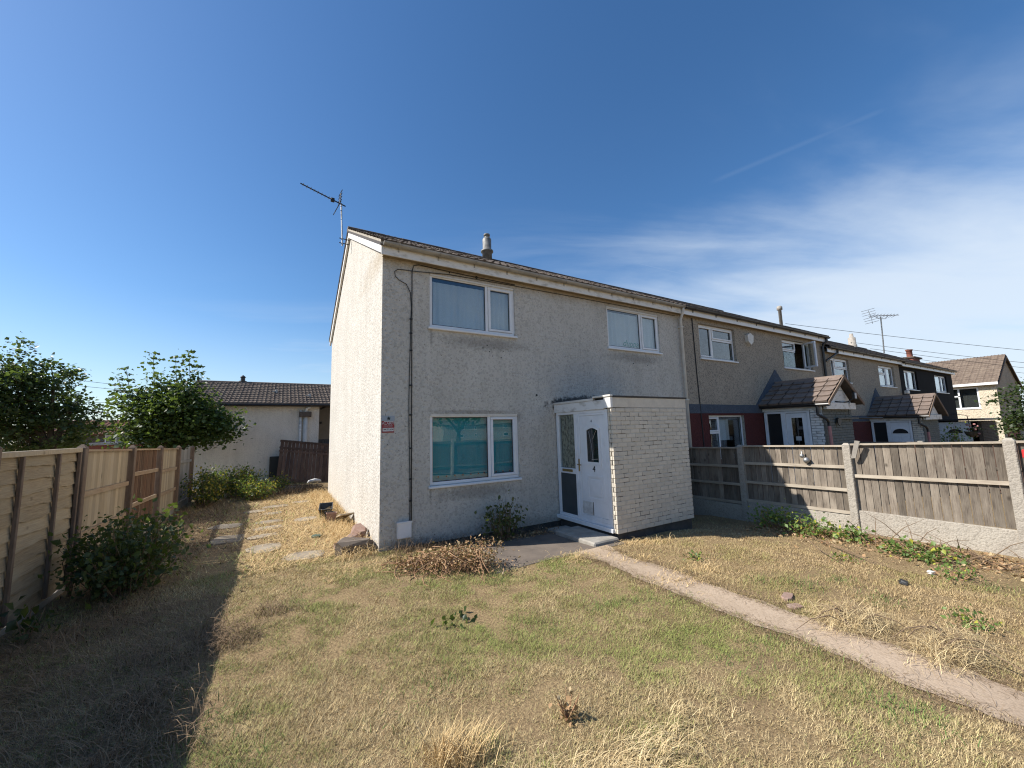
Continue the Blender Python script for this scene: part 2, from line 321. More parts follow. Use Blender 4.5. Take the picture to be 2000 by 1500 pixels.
# ------------------------------------------------------------------ object helpers
WL = {}                                     # world position of each object's origin
def tag(o, label, category, group=None):
    o['label'] = label; o['category'] = category
    if group: o['group'] = group
    return o
def place(o, parent, loc):
    COL.objects.link(o)
    loc = Vector(loc); WL[o.name] = loc
    if parent is not None:
        o.parent = parent; o.location = loc - WL[parent.name]
    else: o.location = loc
    return o
def empty(name, loc, label, category, group=None):
    o = bpy.data.objects.new(name, None); o.empty_display_size = .2
    place(o, None, loc); return tag(o, label, category, group)
def ngon(n, r): return [(r*math.cos(2*math.pi*i/n), r*math.sin(2*math.pi*i/n)) for i in range(n)]
class MB:
    def __init__(s): s.v = []; s.f = []
    def poly(s, pts):
        k = len(s.v); s.v += [tuple(p) for p in pts]; s.f.append(tuple(range(k, k+len(pts)))); return s
    def hexa(s, p):                         # 8 corners: bottom ring then top ring
        k = len(s.v); s.v += [tuple(q) for q in p]
        s.f += [tuple(k+i for i in q) for q in ((3, 2, 1, 0), (4, 5, 6, 7), (0, 1, 5, 4), (1, 2, 6, 5), (2, 3, 7, 6), (3, 0, 4, 7))]; return s
    def box(s, x0, x1, y0, y1, z0, z1, bev=0.0):
        if x1 < x0: x0, x1 = x1, x0
        if y1 < y0: y0, y1 = y1, y0
        if z1 < z0: z0, z1 = z1, z0
        if not bev:
            return s.hexa([(x0, y0, z0), (x1, y0, z0), (x1, y1, z0), (x0, y1, z0), (x0, y0, z1), (x1, y0, z1), (x1, y1, z1), (x0, y1, z1)])
        b = min(bev, (x1-x0)*.45, (y1-y0)*.45, (z1-z0)*.45)
        k = len(s.v); X = (x0, x1); Y = (y0, y1); Z = (z0, z1); idx = {}
        for i in (0, 1):
            for j in (0, 1):
                for l in (0, 1):
                    sx_, sy_, sz_ = (1, -1)[i], (1, -1)[j], (1, -1)[l]
                    for a, off in (('x', (0, b, b)), ('y', (b, 0, b)), ('z', (b, b, 0))):
                        idx[(i, j, l, a)] = len(s.v); s.v.append((X[i]+sx_*off[0], Y[j]+sy_*off[1], Z[l]+sz_*off[2]))
        for i in (0, 1):
            q = [idx[(i, 0, 0, 'x')], idx[(i, 1, 0, 'x')], idx[(i, 1, 1, 'x')], idx[(i, 0, 1, 'x')]]; s.f.append(tuple(q if i else q[::-1]))
            q = [idx[(0, i, 0, 'y')], idx[(1, i, 0, 'y')], idx[(1, i, 1, 'y')], idx[(0, i, 1, 'y')]]; s.f.append(tuple(q[::-1] if i else q))
            q = [idx[(0, 0, i, 'z')], idx[(1, 0, i, 'z')], idx[(1, 1, i, 'z')], idx[(0, 1, i, 'z')]]; s.f.append(tuple(q if i else q[::-1]))
            for j in (0, 1):
                q = [idx[(i, j, 0, 'x')], idx[(i, j, 1, 'x')], idx[(i, j, 1, 'y')], idx[(i, j, 0, 'y')]]; s.f.append(tuple(q if i != j else q[::-1]))
                q = [idx[(i, 0, j, 'x')], idx[(i, 1, j, 'x')], idx[(i, 1, j, 'z')], idx[(i, 0, j, 'z')]]; s.f.append(tuple(q[::-1] if i != j else q))
                q = [idx[(0, i, j, 'y')], idx[(1, i, j, 'y')], idx[(1, i, j, 'z')], idx[(0, i, j, 'z')]]; s.f.append(tuple(q if i != j else q[::-1]))
                for l in (0, 1):
                    q = [idx[(i, j, l, 'x')], idx[(i, j, l, 'y')], idx[(i, j, l, 'z')]]; s.f.append(tuple(q if (i+j+l) % 2 else q[::-1]))
        return s
    def extrude(s, pts, d):                 # closed outline swept along d
        n = len(pts); k = len(s.v); d = Vector(d)
        s.v += [tuple(p) for p in pts]+[tuple(Vector(p)+d) for p in pts]
        s.f.append(tuple(range(k+n-1, k-1, -1))); s.f.append(tuple(range(k+n, k+2*n)))
        for i in range(n): s.f.append((k+i, k+(i+1) % n, k+n+(i+1) % n, k+n+i))
        return s
    def tube(s, path, r, n=6, caps=True):
        path = [Vector(p) for p in path]; rs = r if isinstance(r, (list, tuple)) else [r]*len(path)
        k = len(s.v); ref = None
        for i, p in enumerate(path):
            t_ = (path[min(i+1, len(path)-1)]-path[max(i-1, 0)]).normalized()
            if ref is None: ref = Vector((0, 0, 1)) if abs(t_.z) < .9 else Vector((1, 0, 0))
            a = t_.cross(ref).normalized(); b = t_.cross(a); ref = -b if False else a.cross(t_)
            for x, y in ngon(n, rs[i]): s.v.append(tuple(p+a*x+b*y))
        for i in range(len(path)-1):
            for j in range(n):
                s.f.append((k+i*n+j, k+i*n+(j+1) % n, k+(i+1)*n+(j+1) % n, k+(i+1)*n+j))
        if caps:
            s.f.append(tuple(k+j for j in range(n-1, -1, -1))); e = k+(len(path)-1)*n; s.f.append(tuple(e+j for j in range(n)))
        return s
    def lathe(s, c, prof, n=16):
        k = len(s.v); c = Vector(c)
        for r, z in prof:
            for x, y in ngon(n, r): s.v.append((c.x+x, c.y+y, c.z+z))
        for i in range(len(prof)-1):
            for j in range(n):
                s.f.append((k+i*n+j, k+i*n+(j+1) % n, k+(i+1)*n+(j+1) % n, k+(i+1)*n+j))
        s.f.append(tuple(k+j for j in range(n-1, -1, -1))); e = k+(len(prof)-1)*n; s.f.append(tuple(e+j for j in range(n)))
        return s
    def mesh(s, name, mat, off=(0, 0, 0), smooth=False):
        me = bpy.data.meshes.new(name)
        me.from_pydata([(x-off[0], y-off[1], z-off[2]) for x, y, z in s.v], [], s.f); me.materials.append(M[mat] if isinstance(mat, str) else mat)
        if smooth: me.shade_smooth()
        return me
    def build(s, name, mat, parent=None, smooth=False, origin=None):
        org = Vector(origin) if origin is not None else (WL[parent.name] if parent is not None else Vector((0, 0, 0)))
        o = bpy.data.objects.new(name, s.mesh(name, mat, org, smooth)); return place(o, parent, org)
    def thing(s, name, mat, loc, label, category, group=None, smooth=False):
        return tag(s.build(name, mat, None, smooth, loc), label, category, group)
def inst(name, me, parent, loc, rot=None, scale=None):
    o = bpy.data.objects.new(name, me); place(o, parent, loc)
    if rot is not None: o.rotation_euler = rot
    if scale is not None: o.scale = scale
    return o
def np_mesh(name, verts, faces_n, mat, rnd=None, loops=None, smooth=False):
    """fast mesh: verts (N,3), every face has faces_n corners, in order unless loops given"""
    me = bpy.data.meshes.new(name); n = len(verts)
    loops = np.arange(n, dtype=np.int32) if loops is None else loops.astype(np.int32).ravel()
    nf = len(loops)//faces_n
    me.vertices.add(n); me.vertices.foreach_set('co', np.asarray(verts, np.float32).ravel())
    me.loops.add(len(loops)); me.loops.foreach_set('vertex_index', loops)
    me.polygons.add(nf); me.polygons.foreach_set('loop_start', np.arange(0, nf*faces_n, faces_n, dtype=np.int32))
    try: me.polygons.foreach_set('loop_total', np.full(nf, faces_n, np.int32))
    except Exception: pass
    if rnd is not None:
        at = me.attributes.new('rnd', 'FLOAT', 'POINT'); at.data.foreach_set('value', np.asarray(rnd, np.float32))
    me.update(calc_edges=True); me.validate(); me.materials.append(M[mat])
    if smooth: me.shade_smooth()
    return me
def link_mesh(name, me, parent=None, loc=(0, 0, 0)):
    return place(bpy.data.objects.new(name, me), parent, loc)
def text_mesh(body, size, mat, shear=0.0, extrude=.001):
    cu = bpy.data.curves.new('txt', 'FONT'); cu.body = body; cu.size = size; cu.extrude = extrude; cu.shear = shear; cu.align_x = 'CENTER'; cu.align_y = 'CENTER'
    o = bpy.data.objects.new('txt', cu); COL.objects.link(o)
    dg = bpy.context.evaluated_depsgraph_get(); me = bpy.data.meshes.new_from_object(o.evaluated_get(dg)); bpy.data.objects.remove(o)
    me.materials.clear(); me.materials.append(M[mat]); return me

# ---- foliage and strands
def leaf_verts(P, size, N=None, flat=.0, aspect=.7):
    """diamond leaves, folded along the midrib: 4 verts, 2 tris each"""
    n = len(P); size = np.broadcast_to(np.asarray(size, float), (n,))
    a = rng.normal(size=(n, 3)); a[:, 2] *= (1-flat); a /= np.linalg.norm(a, axis=1)[:, None]
    b = rng.normal(size=(n, 3)); b[:, 2] *= (1-flat); b -= (b*a).sum(1)[:, None]*a; b /= np.linalg.norm(b, axis=1)[:, None]+1e-9
    c = np.cross(a, b)
    s = size[:, None]
    base = P-a*s*.5; tip = P+a*s*.5; l = P+b*s*.5*aspect+c*s*.13-a*s*.08; r = P-b*s*.5*aspect+c*s*.13-a*s*.08
    V = np.stack([base, r, tip, l], 1).reshape(-1, 3)
    k = np.arange(n)*4
    F = np.stack([k, k+1, k+2, k, k+2, k+3], 1).reshape(-1, 3)
    R = np.repeat(rng.random(n), 4)
    return V, F, R
def leaf_obj(name, P, size, mat, parent, flat=0., aspect=.7):
    V, F, R = leaf_verts(np.asarray(P), size, None, flat, aspect)
    off = np.array(WL[parent.name]) if parent is not None else np.zeros(3)
    return link_mesh(name, np_mesh(name, V-off, 3, mat, R, F), parent, WL[parent.name] if parent is not None else (0, 0, 0))
def strands(roots, ang, tilt, L, wid, segs=3, droop=1.0):
    """curved tapering blades lying along ang, leaning by tilt from upright and drooping"""
    n = len(roots); d = np.stack([np.cos(ang), np.sin(ang), np.zeros(n)], 1); side = np.stack([-np.sin(ang), np.cos(ang), np.zeros(n)], 1)
    L = np.broadcast_to(np.asarray(L, float), (n,)); wid = np.broadcast_to(np.asarray(wid, float), (n,))
    pts = [np.array(roots, float)]; th = np.array(tilt, float).copy()
    for i in range(segs):
        st = (L/segs)[:, None]
        q = pts[-1]+d*np.sin(th)[:, None]*st+np.array([0, 0, 1.])*np.cos(th)[:, None]*st
        q[:, 2] = np.maximum(q[:, 2], pts[0][:, 2]+.002); pts.append(q); th = np.minimum(th+droop*rng.uniform(.2, .7, n), 2.4)
    VV = []; 
    for i, p in enumerate(pts[:-1]):
        ww = (wid*(1-i/segs*.7))[:, None]; VV += [p-side*ww/2, p+side*ww/2]
    VV.append(pts[-1]); m = len(VV)
    V = np.stack(VV, 1).reshape(-1, 3); k = np.arange(n)[:, None]*m; F = []
    for i in range(segs-1): F += [[2*i, 2*i+1, 2*i+3], [2*i, 2*i+3, 2*i+2]]
    F.append([2*(segs-1), 2*(segs-1)+1, 2*segs])
    F = (k[:, :, None]+np.array(F)[None]).reshape(-1, 3)
    return V, F, np.repeat(rng.random(n), m)
def strand_obj(name, mat, parent, *parts):
    Vs, Fs, Rs = [], [], []; k = 0
    for V, F, R in parts: Vs.append(V); Fs.append(F+k); Rs.append(R); k += len(V)
    off = np.array(WL[parent.name]) if parent is not None else np.zeros(3)
    return link_mesh(name, np_mesh(name, np.concatenate(Vs)-off, 3, mat, np.concatenate(Rs), np.concatenate(Fs)), parent, tuple(off))

# ------------------------------------------------------------------ ground
def smooth(a, b, x):
    t = np.clip((x-a)/(b-a), 0, 1); return t*t*(3-2*t)
def gh(x, y):
    """ground height"""
    x = np.asarray(x, float); y = np.asarray(y, float)
    z = -.03 + 0*x
    z = z - .05*smooth(-2.0, -3.7, x)                                   # falls slightly to the left fence
    z = z - .13*smooth(3.0, 7.5, x) - .14*smooth(4.5, 7.5, x)*smooth(-4.5, -.8, y)
    z = z - .05*smooth(.6, 3.2, x)*smooth(-2.2, -1.2, y)
    z = z - .06*smooth(.1, .9, x)*smooth(-.55, -.2, y)*smooth(8, 7.6, x)
    z = z - .2*smooth(8, 20, x) - .2*smooth(16, 40, np.hypot(x, y))
    z = z + .012*np.sin(x*1.9+.6)*np.cos(y*1.6) + .008*np.sin(x*4.1+y*3.3)
    return z
def axis(lo, hi, step, far):
    a = list(np.arange(lo, hi+1e-6, step)); d = step
    while a[-1] < far: d *= 1.45; a.append(a[-1]+d)
    d = step
    while a[0] > -far: d *= 1.45; a.insert(0, a[0]-d)
    return np.array(a)
gx, gy = axis(-6, 10, .2, 900), axis(-9, 14, .2, 900)
GX, GY = np.meshgrid(gx, gy, indexing='ij'); V = np.stack([GX, GY, gh(GX, GY)], -1).reshape(-1, 3)
i, j = np.meshgrid(np.arange(len(gx)-1), np.arange(len(gy)-1), indexing='ij'); k = (i*len(gy)+j).ravel()
g = link_mesh('ground', np_mesh('ground', V, 4, 'ground', None, np.stack([k, k+len(gy), k+len(gy)+1, k+1], 1), True)); g['kind'] = 'structure'
def gz(x, y): return float(gh(x, y))
def sheet(name, mat, outline_l, outline_r, dz):
    """paved strip between two edge lines, following the ground"""
    m = MB(); n = len(outline_l); nx = 8
    for i in range(n):
        for q in range(nx+1):
            a, b = outline_l[i], outline_r[i]; x = a[0]+(b[0]-a[0])*q/nx; y = a[1]+(b[1]-a[1])*q/nx
            m.v.append((x, y, gz(x, y)+dz))
    for i in range(n-1):
        for q in range(nx): k = i*(nx+1)+q; m.f.append((k, k+nx+1, k+nx+2, k+1))
    o = m.build(name, mat); o['kind'] = 'structure'; return o
ys = np.arange(-1.72, -9.0, -.08)
edge = lambda y, s: .05*math.sin(y*5.1+s)+.03*math.sin(y*13.7+2*s)+.03*math.sin(y*31+s)
sheet('path', 'path', [(2.43+edge(y, 1)*.45-.12*max(0, y+2.3), y) for y in ys], [(2.95+edge(y, 4)*.45+.25*max(0, y+2.3), y) for y in ys], .012)
ys = np.arange(-.02, -1.85, -.1)
sheet('paving', 'concrete_dark', [(1.05+.3*math.sin(y*2)+edge(y*1.7, 2)*2, y) for y in ys], [(3.47, y) for y in ys], .006)
gnd = np.vectorize(gz)
# ------------------------------------------------------------------ building helpers
def wall_holes(m, x0, x1, z0, z1, holes, y=0.0, depth=.2, mp=None):
    mp = mp or (lambda u, d, v: (u, y+d, v))
    xs = sorted({x0, x1, *[h[0] for h in holes], *[h[1] for h in holes]}); zs = sorted({z0, z1, *[h[2] for h in holes], *[h[3] for h in holes]})
    for a, b in zip(xs, xs[1:]):
        for c, d in zip(zs, zs[1:]):
            if any(h[0] <= a+1e-6 and b-1e-6 <= h[1] and h[2] <= c+1e-6 and d-1e-6 <= h[3] for h in holes): continue
            m.poly([mp(a, 0, c), mp(b, 0, c), mp(b, 0, d), mp(a, 0, d)])
    for a, b, c, d in holes:
        for p, q in (((a, c), (b, c)), ((b, c), (b, d)), ((b, d), (a, d)), ((a, d), (a, c))):
            m.poly([mp(p[0], 0, p[1]), mp(q[0], 0, q[1]), mp(q[0], depth, q[1]), mp(p[0], depth, p[1])])
def ub(m, mp, u0, u1, d0, d1, v0, v1, bev=0.0):
    a, b = mp(u0, d0, v0), mp(u1, d1, v1); m.box(a[0], b[0], a[1], b[1], a[2], b[2], bev)
def window(parent, mp, u0, u1, v0, v1, lights, d=.05, fw_=.055, mat='upvc', gl='glass', sill=True, sillmat='upvc', label=None, fd=.06):
    """lights: list of (u0,u1,v0,v1,opening) inside the frame"""
    m = MB()
    ub(m, mp, u0, u1, d, d+fd, v1-fw_, v1, .006); ub(m, mp, u0, u1, d, d+fd, v0, v0+fw_, .006)
    ub(m, mp, u0, u0+fw_, d+.001, d+fd, v0+fw_, v1-fw_); ub(m, mp, u1-fw_, u1, d+.001, d+fd, v0+fw_, v1-fw_)
    for a, b, c, e, op in lights:           # mullions and transoms where a light starts inside the frame
        if a > u0+.2: ub(m, mp, a-fw_, a, d+.002, d+fd, c, e)
        if c > v0+.2: ub(m, mp, a, b, d+.002, d+fd, c-fw_, c)
    w_ = m.build('window', mat, parent)
    if label: w_['label'] = label
    for a, b, c, e, op in lights:
        if op:
            q = MB(); t_ = .052
            ub(q, mp, a+.004, b-.004, d-.014, d+.04, e-t_, e-.004, .008); ub(q, mp, a+.004, b-.004, d-.014, d+.04, c+.004, c+t_, .008)
            ub(q, mp, a+.004, a+t_, d-.013, d+.04, c+t_, e-t_); ub(q, mp, b-t_, b-.004, d-.013, d+.04, c+t_, e-t_)
            q.build('casement', mat, w_); a, b, c, e = a+t_, b-t_, c+t_, e-t_
        k = MB()                             # black gasket round the glass
        for A in ((a, b, e-.012, e), (a, b, c, c+.012), (a, a+.012, c+.012, e-.012), (b-.012, b, c+.012, e-.012)): ub(k, mp, A[0], A[1], d+.018, d+.03, A[2], A[3])
        k.build('gasket', 'black', w_)
        p = MB(); ub(p, mp, a, b, d+.022, d+.026, c, e); p.build('pane', gl, w_)
    if sill:
        s_ = MB(); ub(s_, mp, u0-.03, u1+.03, -.045, d, v0-.045, v0-.003, .008); s_.build('sill', sillmat, w_)
    return w_
Fmp = lambda u, d, v: (u, d, v)
def tile_data(wd, ln, rolls=2, amp=.016, th=.022, nx=8, gap=0.0):
    V, F = [], []
    for r, (yy, zz) in enumerate(((0, th), (ln, .004), (0, 0))):
        for i in range(nx+1):
            u = i/nx; h = amp*max(0, math.cos(2*math.pi*u*rolls))*(1 if r < 2 else 1); V.append((u*(wd-gap), yy, zz+(h if r < 2 else h*.5-.012)))
    n = nx+1
    for i in range(nx): F.append((i, i+1, n+i+1, n+i)); F.append((2*n+i, 2*n+i+1, i+1, i))
    return np.array(V), F
def tile_field(cols, rows, wd, gauge, **kw):
    """arrays of one joined field of tiles in slope coordinates"""
    V, F = tile_data(wd, gauge*1.16, **kw); Vs = []; Fs = []
    F = np.array(F); k = 0
    for r in range(rows):
        for c in range(cols):
            Vs.append(V+np.array([c*wd, r*gauge, rng.uniform(-.004, .006)])); Fs.append(F+k); k += len(V)
    return np.concatenate(Vs), np.concatenate(Fs)
def slope_map(V, org, ux, uy):
    ux = np.array(ux, float); uy = np.array(uy, float); n = np.cross(ux, uy); n /= np.linalg.norm(n)
    return np.array(org)+V[:, :1]*ux+V[:, 1:2]*uy+V[:, 2:3]*n
def stuff_tiles(name, parent, mat, org, ux, uy, cols, rows, wd, gauge, **kw):
    V, F = tile_field(cols, rows, wd, gauge, **kw); V = slope_map(V, org, ux, uy)
    o = link_mesh(name, np_mesh(name, V-np.array(WL[parent.name]), 4, mat, None, F), parent, WL[parent.name]); o['kind'] = 'stuff'; return o
def single_tiles(parent, mat, org, ux, uy, cols, rows, wd, gauge, name='roof_tile', **kw):
    V, F = tile_data(wd, gauge*1.16, **kw)
    me = bpy.data.meshes.new(name); me.from_pydata([tuple(v) for v in V], [], F); me.materials.append(M[mat])
    ux, uy = Vector(ux), Vector(uy); n = ux.cross(uy).normalized(); R = Matrix((ux, uy, n)).transposed().to_euler()
    for r in range(rows):
        for c in range(cols):
            p = Vector(org)+ux*(c*wd)+uy*(r*gauge)+n*random.uniform(-.003, .007)
            inst(name, me, parent, p, (R.x+random.uniform(-.006, .006), R.y+random.uniform(-.01, .01), R.z+random.uniform(-.006, .006)))
def gutter(parent, x0, x1, y, z, r, mat, brackets=0, parts=True, name='gutter'):
    m = MB(); n = 7; pts = []
    for i in range(n+1):
        a = math.pi+math.pi*i/n; pts.append((y+r*math.cos(a), z+r*math.sin(a)))
    for i in range(n, -1, -1):
        a = math.pi+math.pi*i/n; pts.append((y+(r-.006)*math.cos(a), z+(r-.006)*math.sin(a)))
    m.extrude([(x0, p[0], p[1]) for p in pts], (x1-x0, 0, 0))
    for xe in (x0, x1): m.extrude([(xe-.004, y+(r+.004)*math.cos(math.pi+math.pi*i/n), z+(r+.004)*math.sin(math.pi+math.pi*i/n)) for i in range(n+1)], (.008, 0, 0))
    g_ = m.build(name, mat, parent)
    if brackets:
        b = MB(); R_ = r+.008
        arc = [(0, R_*math.cos(math.pi+math.pi*i/n), R_*math.sin(math.pi+math.pi*i/n)) for i in range(n+1)]+[(0, (r+.001)*math.cos(math.pi+math.pi*i/n), (r+.001)*math.sin(math.pi+math.pi*i/n)) for i in range(n, -1, -1)]
        b.extrude(arc, (.022, 0, 0)); b.box(0, .02, r-.01, r+.012, -r-.05, -.004)
        me = b.mesh('bracket', mat)
        for q in range(brackets): inst('bracket', me, g_, (x0+(q+.35)*(x1-x0)/brackets, y, z))
    return g_
RIDGE_Y = 3.79; BACK_Y = 7.58
def shell(parent, x0, x1, eave, ridge, base, mat, holes, front_mats=None, left_gable=True, right_gable=True):
    """front wall with openings, gables, rear wall, ceiling and roof slabs"""
    m = MB(); wall_holes(m, x0, x1, base, eave+.12, holes, 0, .12)
    m.build('wall', mat, parent)
    g_ = MB(); e = eave+.06
    for flag, xx in ((left_gable, x0), (right_gable, x1)):
        if flag: g_.poly([(xx, 0, base), (xx, BACK_Y, base), (xx, BACK_Y, e), (xx, RIDGE_Y, ridge-.12), (xx, 0, e)][::(-1 if xx == x0 else 1)])
    g_.poly([(x1, BACK_Y, base), (x0, BACK_Y, base), (x0, BACK_Y, e), (x1, BACK_Y, e)])
    g_.build('gable_wall', mat, parent)
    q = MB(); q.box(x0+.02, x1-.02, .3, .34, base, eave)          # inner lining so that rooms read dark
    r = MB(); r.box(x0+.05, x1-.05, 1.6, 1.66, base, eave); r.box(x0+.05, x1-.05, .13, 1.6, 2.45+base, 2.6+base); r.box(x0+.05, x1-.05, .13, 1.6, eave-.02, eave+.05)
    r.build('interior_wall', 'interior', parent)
def roof(parent, x0, x1, eave_y, eave_z, ridge_z, mat='tile', single=False, cols=None):
    L = math.hypot(RIDGE_Y-eave_y, ridge_z-eave_z); sy, sz = (RIDGE_Y-eave_y)/L, (ridge_z-eave_z)/L
    m = MB(); t_ = .05
    ye, zb = BACK_Y+.2, ridge_z-(BACK_Y+.2-RIDGE_Y)*sz/sy
    m.extrude([(x0, eave_y+.03, eave_z-.02), (x0, RIDGE_Y, ridge_z-.035), (x0, ye, zb), (x0, ye, zb-t_), (x0, RIDGE_Y, ridge_z-.035-t_), (x0, eave_y+.03, eave_z-.02-t_)], (x1-x0, 0, 0))
    rf = m.build('roof', 'tile_dark', parent)
    wd = .345; cols = cols or int(round((x1-x0)/wd)); wd = (x1-x0)/cols; rows = 13; gg = L/rows
    if single: single_tiles(rf, mat, (x0, eave_y, eave_z), (1, 0, 0), (0, sy, sz), cols, rows, wd, gg)
    else: stuff_tiles('roof_tiles', rf, mat, (x0, eave_y, eave_z), (1, 0, 0), (0, sy, sz), cols, rows, wd, gg)
    stuff_tiles('rear_tiles', rf, mat, (x1, ye, zb), (-1, 0, 0), (0, -sy, sz), cols, rows, wd, gg)
    nr = int((x1-x0)/.45); rm = MB(); wr = (x1-x0)/nr
    prof = [(.14*math.cos(math.pi*i/6), .09*math.sin(math.pi*i/6)) for i in range(7)]
    rm.extrude([(0, p[0], p[1]) for p in prof], (wr*.985, 0, 0)); me = rm.mesh('ridge_tile', mat)
    for q in range(nr): inst('ridge_tile', me, rf, (x0+q*wr, RIDGE_Y, ridge_z-.03+random.uniform(-.004, .004)))
    return rf, sy, sz
def flue(parent, x, y, z0, z1, r, mat, kind, name='flue'):
    h = z1-z0; m = MB()
    if kind == 0:                            # terminal with a collar and a cap
        m.lathe((x, y, z0), [(r*1.25, -.4), (r*1.25, h*.27), (r*1.6, h*.28), (r*1.6, h*.33), (r*1.1, h*.34), (r*1.15, h*.78), (r*.95, h*.84), (r*.6, h*.86), (r*.6, h*.93), (r*.85, h*.94), (r*.8, h)], 18)
    elif kind == 1: m.lathe((x, y, z0), [(r*.8, -.5), (r*.8, h*.85), (r*1.35, h*.86), (r*1.35, h*.96), (r*.9, h)], 14)
    else: m.lathe((x, y, z0), [(r*1.2, -.4), (r*1.15, h*.2), (r, h*.21), (r, h*.7), (r*.55, h*.71), (r*.5, h)], 14)
    return m.build(name, mat, parent, True)
def brick_wall(parent, x0, x1, z0, courses, y, mat, th=.03, bl=.215, bh=.065, j=.010, mp=None):
    """running bond of separate bricks standing 4 mm proud of the joint backing"""
    mp = mp or (lambda u, d, v: (u, y+d, v)); cache = {}; n = 0
    for c in range(courses):
        u = x0; z = z0+c*(bh+j)
        first = bl if c % 2 == 0 else (bl-j)/2
        ln = first
        while u < x1-.02:
            e = min(u+ln, x1); key = round(e-u, 3)
            if key not in cache:
                m = MB(); a = mp(0, 0, 0); ub(m, lambda p, d, v: tuple(np.array(mp(p, d, v))-np.array(a)), 0, e-u, 0, th, 0, bh, .004); cache[key] = m.mesh('brick', mat)
            inst('brick', cache[key], parent, mp(u+random.uniform(-.002, .002), random.uniform(-.004, .001), z+random.uniform(-.0015, .0015))); n += 1
            u = e+j; ln = bl
    return n

# ------------------------------------------------------------------ house 1: the cream end-of-terrace
H1 = empty('terraced_house', (0, 0, 0), 'cream roughcast end house with white brick porch, nearest house on the terrace', 'house', 'houses of the terrace')
gw = (.82, 2.595, .90, 2.115); uw = (.82, 2.59, 3.655, 4.645); vw = (5.115, 6.93, 3.655, 4.645)
shell(H1, 0, 7.785, 4.80, 6.98, -.02, 'render_cream', [gw, uw, vw], right_gable=False)
m = MB(); m.box(.04, 7.78, .02, 7.5, -.4, -.02); m.build('plinth', 'plinth', H1)
rf, sy, sz = roof(H1, -.08, 7.80, -.22, 4.965, 7.07, 'tile', True, 23)
# verge mortar and bargeboards
m = MB(); slope = sz/sy
def board(m, xa, xb, y0, y1, za, zb):
    """sloping board: at y0 height za..za+h, at y1 zb..zb+h"""
    h = .16
    m.hexa([(xa, y0, za), (xb, y0, za), (xb, y1, zb), (xa, y1, zb), (xa, y0, za+h), (xb, y0, za+h), (xb, y1, zb+h), (xa, y1, zb+h)])
rz = lambda y: 7.07-abs(y-RIDGE_Y)*slope
m = MB(); board(m, -.06, -.012, -.13, RIDGE_Y, rz(-.13)-.225, rz(RIDGE_Y)-.225); m.build('bargeboard', 'paint_white', H1)
m = MB(); board(m, -.06, -.012, RIDGE_Y+.002, BACK_Y+.12, rz(RIDGE_Y)-.225, rz(BACK_Y+.12)-.225); m.build('bargeboard', 'paint_white', H1)
m = MB()
for a, b in ((-.2, RIDGE_Y), (RIDGE_Y, BACK_Y+.16)):
    m.hexa([(-.075, a, rz(a)-.064), (0, a, rz(a)-.064), (0, b, rz(b)-.064), (-.075, b, rz(b)-.064), (-.075, a, rz(a)+.008), (0, a, rz(a)+.008), (0, b, rz(b)+.008), (-.075, b, rz(b)+.008)])
m.build('verge_mortar', 'mortar', H1)
m = MB(); m.box(-.055, 7.80, -.155, -.13, 4.755, 4.935, .004); m.build('fascia', 'paint_white', H1)
m = MB(); m.box(-.01, 7.79, -.13, -.002, 4.775, 4.785); m.build('soffit', 'soffit', H1)
gutter(H1, -.03, 7.72, -.215, 4.945, .056, 'gutter', 11)
# downpipe on the party line
m = MB(); m.tube([(7.70, -.2, 4.93), (7.70, -.2, 4.82), (7.74, -.07, 4.62), (7.74, -.07, -.2)], .036, 10)
dp = m.build('downpipe', 'upvc_cream', H1, True)
m = MB(); m.box(7.695, 7.785, -.115, -.002, 0, .03, .004); me = m.mesh('pipe_clip', 'upvc_cream')
for z in (.4, 2.45, 4.4): inst('pipe_clip', me, dp, (0, 0, z))
# windows
window(H1, Fmp, *gw, [(.875, 1.945, .955, 2.06, 0), (2.0, 2.54, .955, 2.06, 1)], .03)
window(H1, Fmp, *uw, [(.875, 1.945, 3.71, 4.59, 0), (2.0, 2.535, 3.71, 4.59, 1)], .03)
window(H1, Fmp, *vw, [(5.17, 6.23, 3.71, 4.59, 0), (6.285, 6.875, 3.71, 4.59, 1)], .03)
for a, b, z in ((.82, 2.595, 2.115), (.82, 2.59, 4.645), (5.115, 6.93, 4.645)):
    m = MB(); m.box(a+.01, b-.01, .005, .05, z-.035, z-.002); m.build('head_trim', 'upvc_cream', H1)
def curtain(name, x0, x1, z0, z1, y, label, cat='curtain', folds=14, amp=.022, mat='net_curtain'):
    m = MB(); n = folds*8; ph = random.random()*6
    for i in range(n+1):
        u = i/n; x = x0+(x1-x0)*u; f = amp*math.sin(u*folds*6.28+ph+1.4*math.sin(u*9+ph))*(.6+.4*math.sin(u*23+ph))
        for z, k_ in ((z0, 1.25), ((z0+z1)/2, 1.0), (z1-.06, .55), (z1, .3)): m.v.append((x+.3*f, y+f*k_, z))
    for i in range(n):
        for q in range(3): k = i*4+q; m.f.append((k, k+4, k+5, k+1))
    o = m.thing(name, mat, ((x0+x1)/2, y, z0), label, cat, None, True); return o
curtain('net_curtain', .86, 2.56, 3.68, 4.53, .095, 'white net curtain inside the upstairs window nearest the gable corner')
curtain('net_curtain', 5.14, 6.90, 3.68, 4.55, .095, 'white net curtain behind the green lettering upstairs', folds=11)
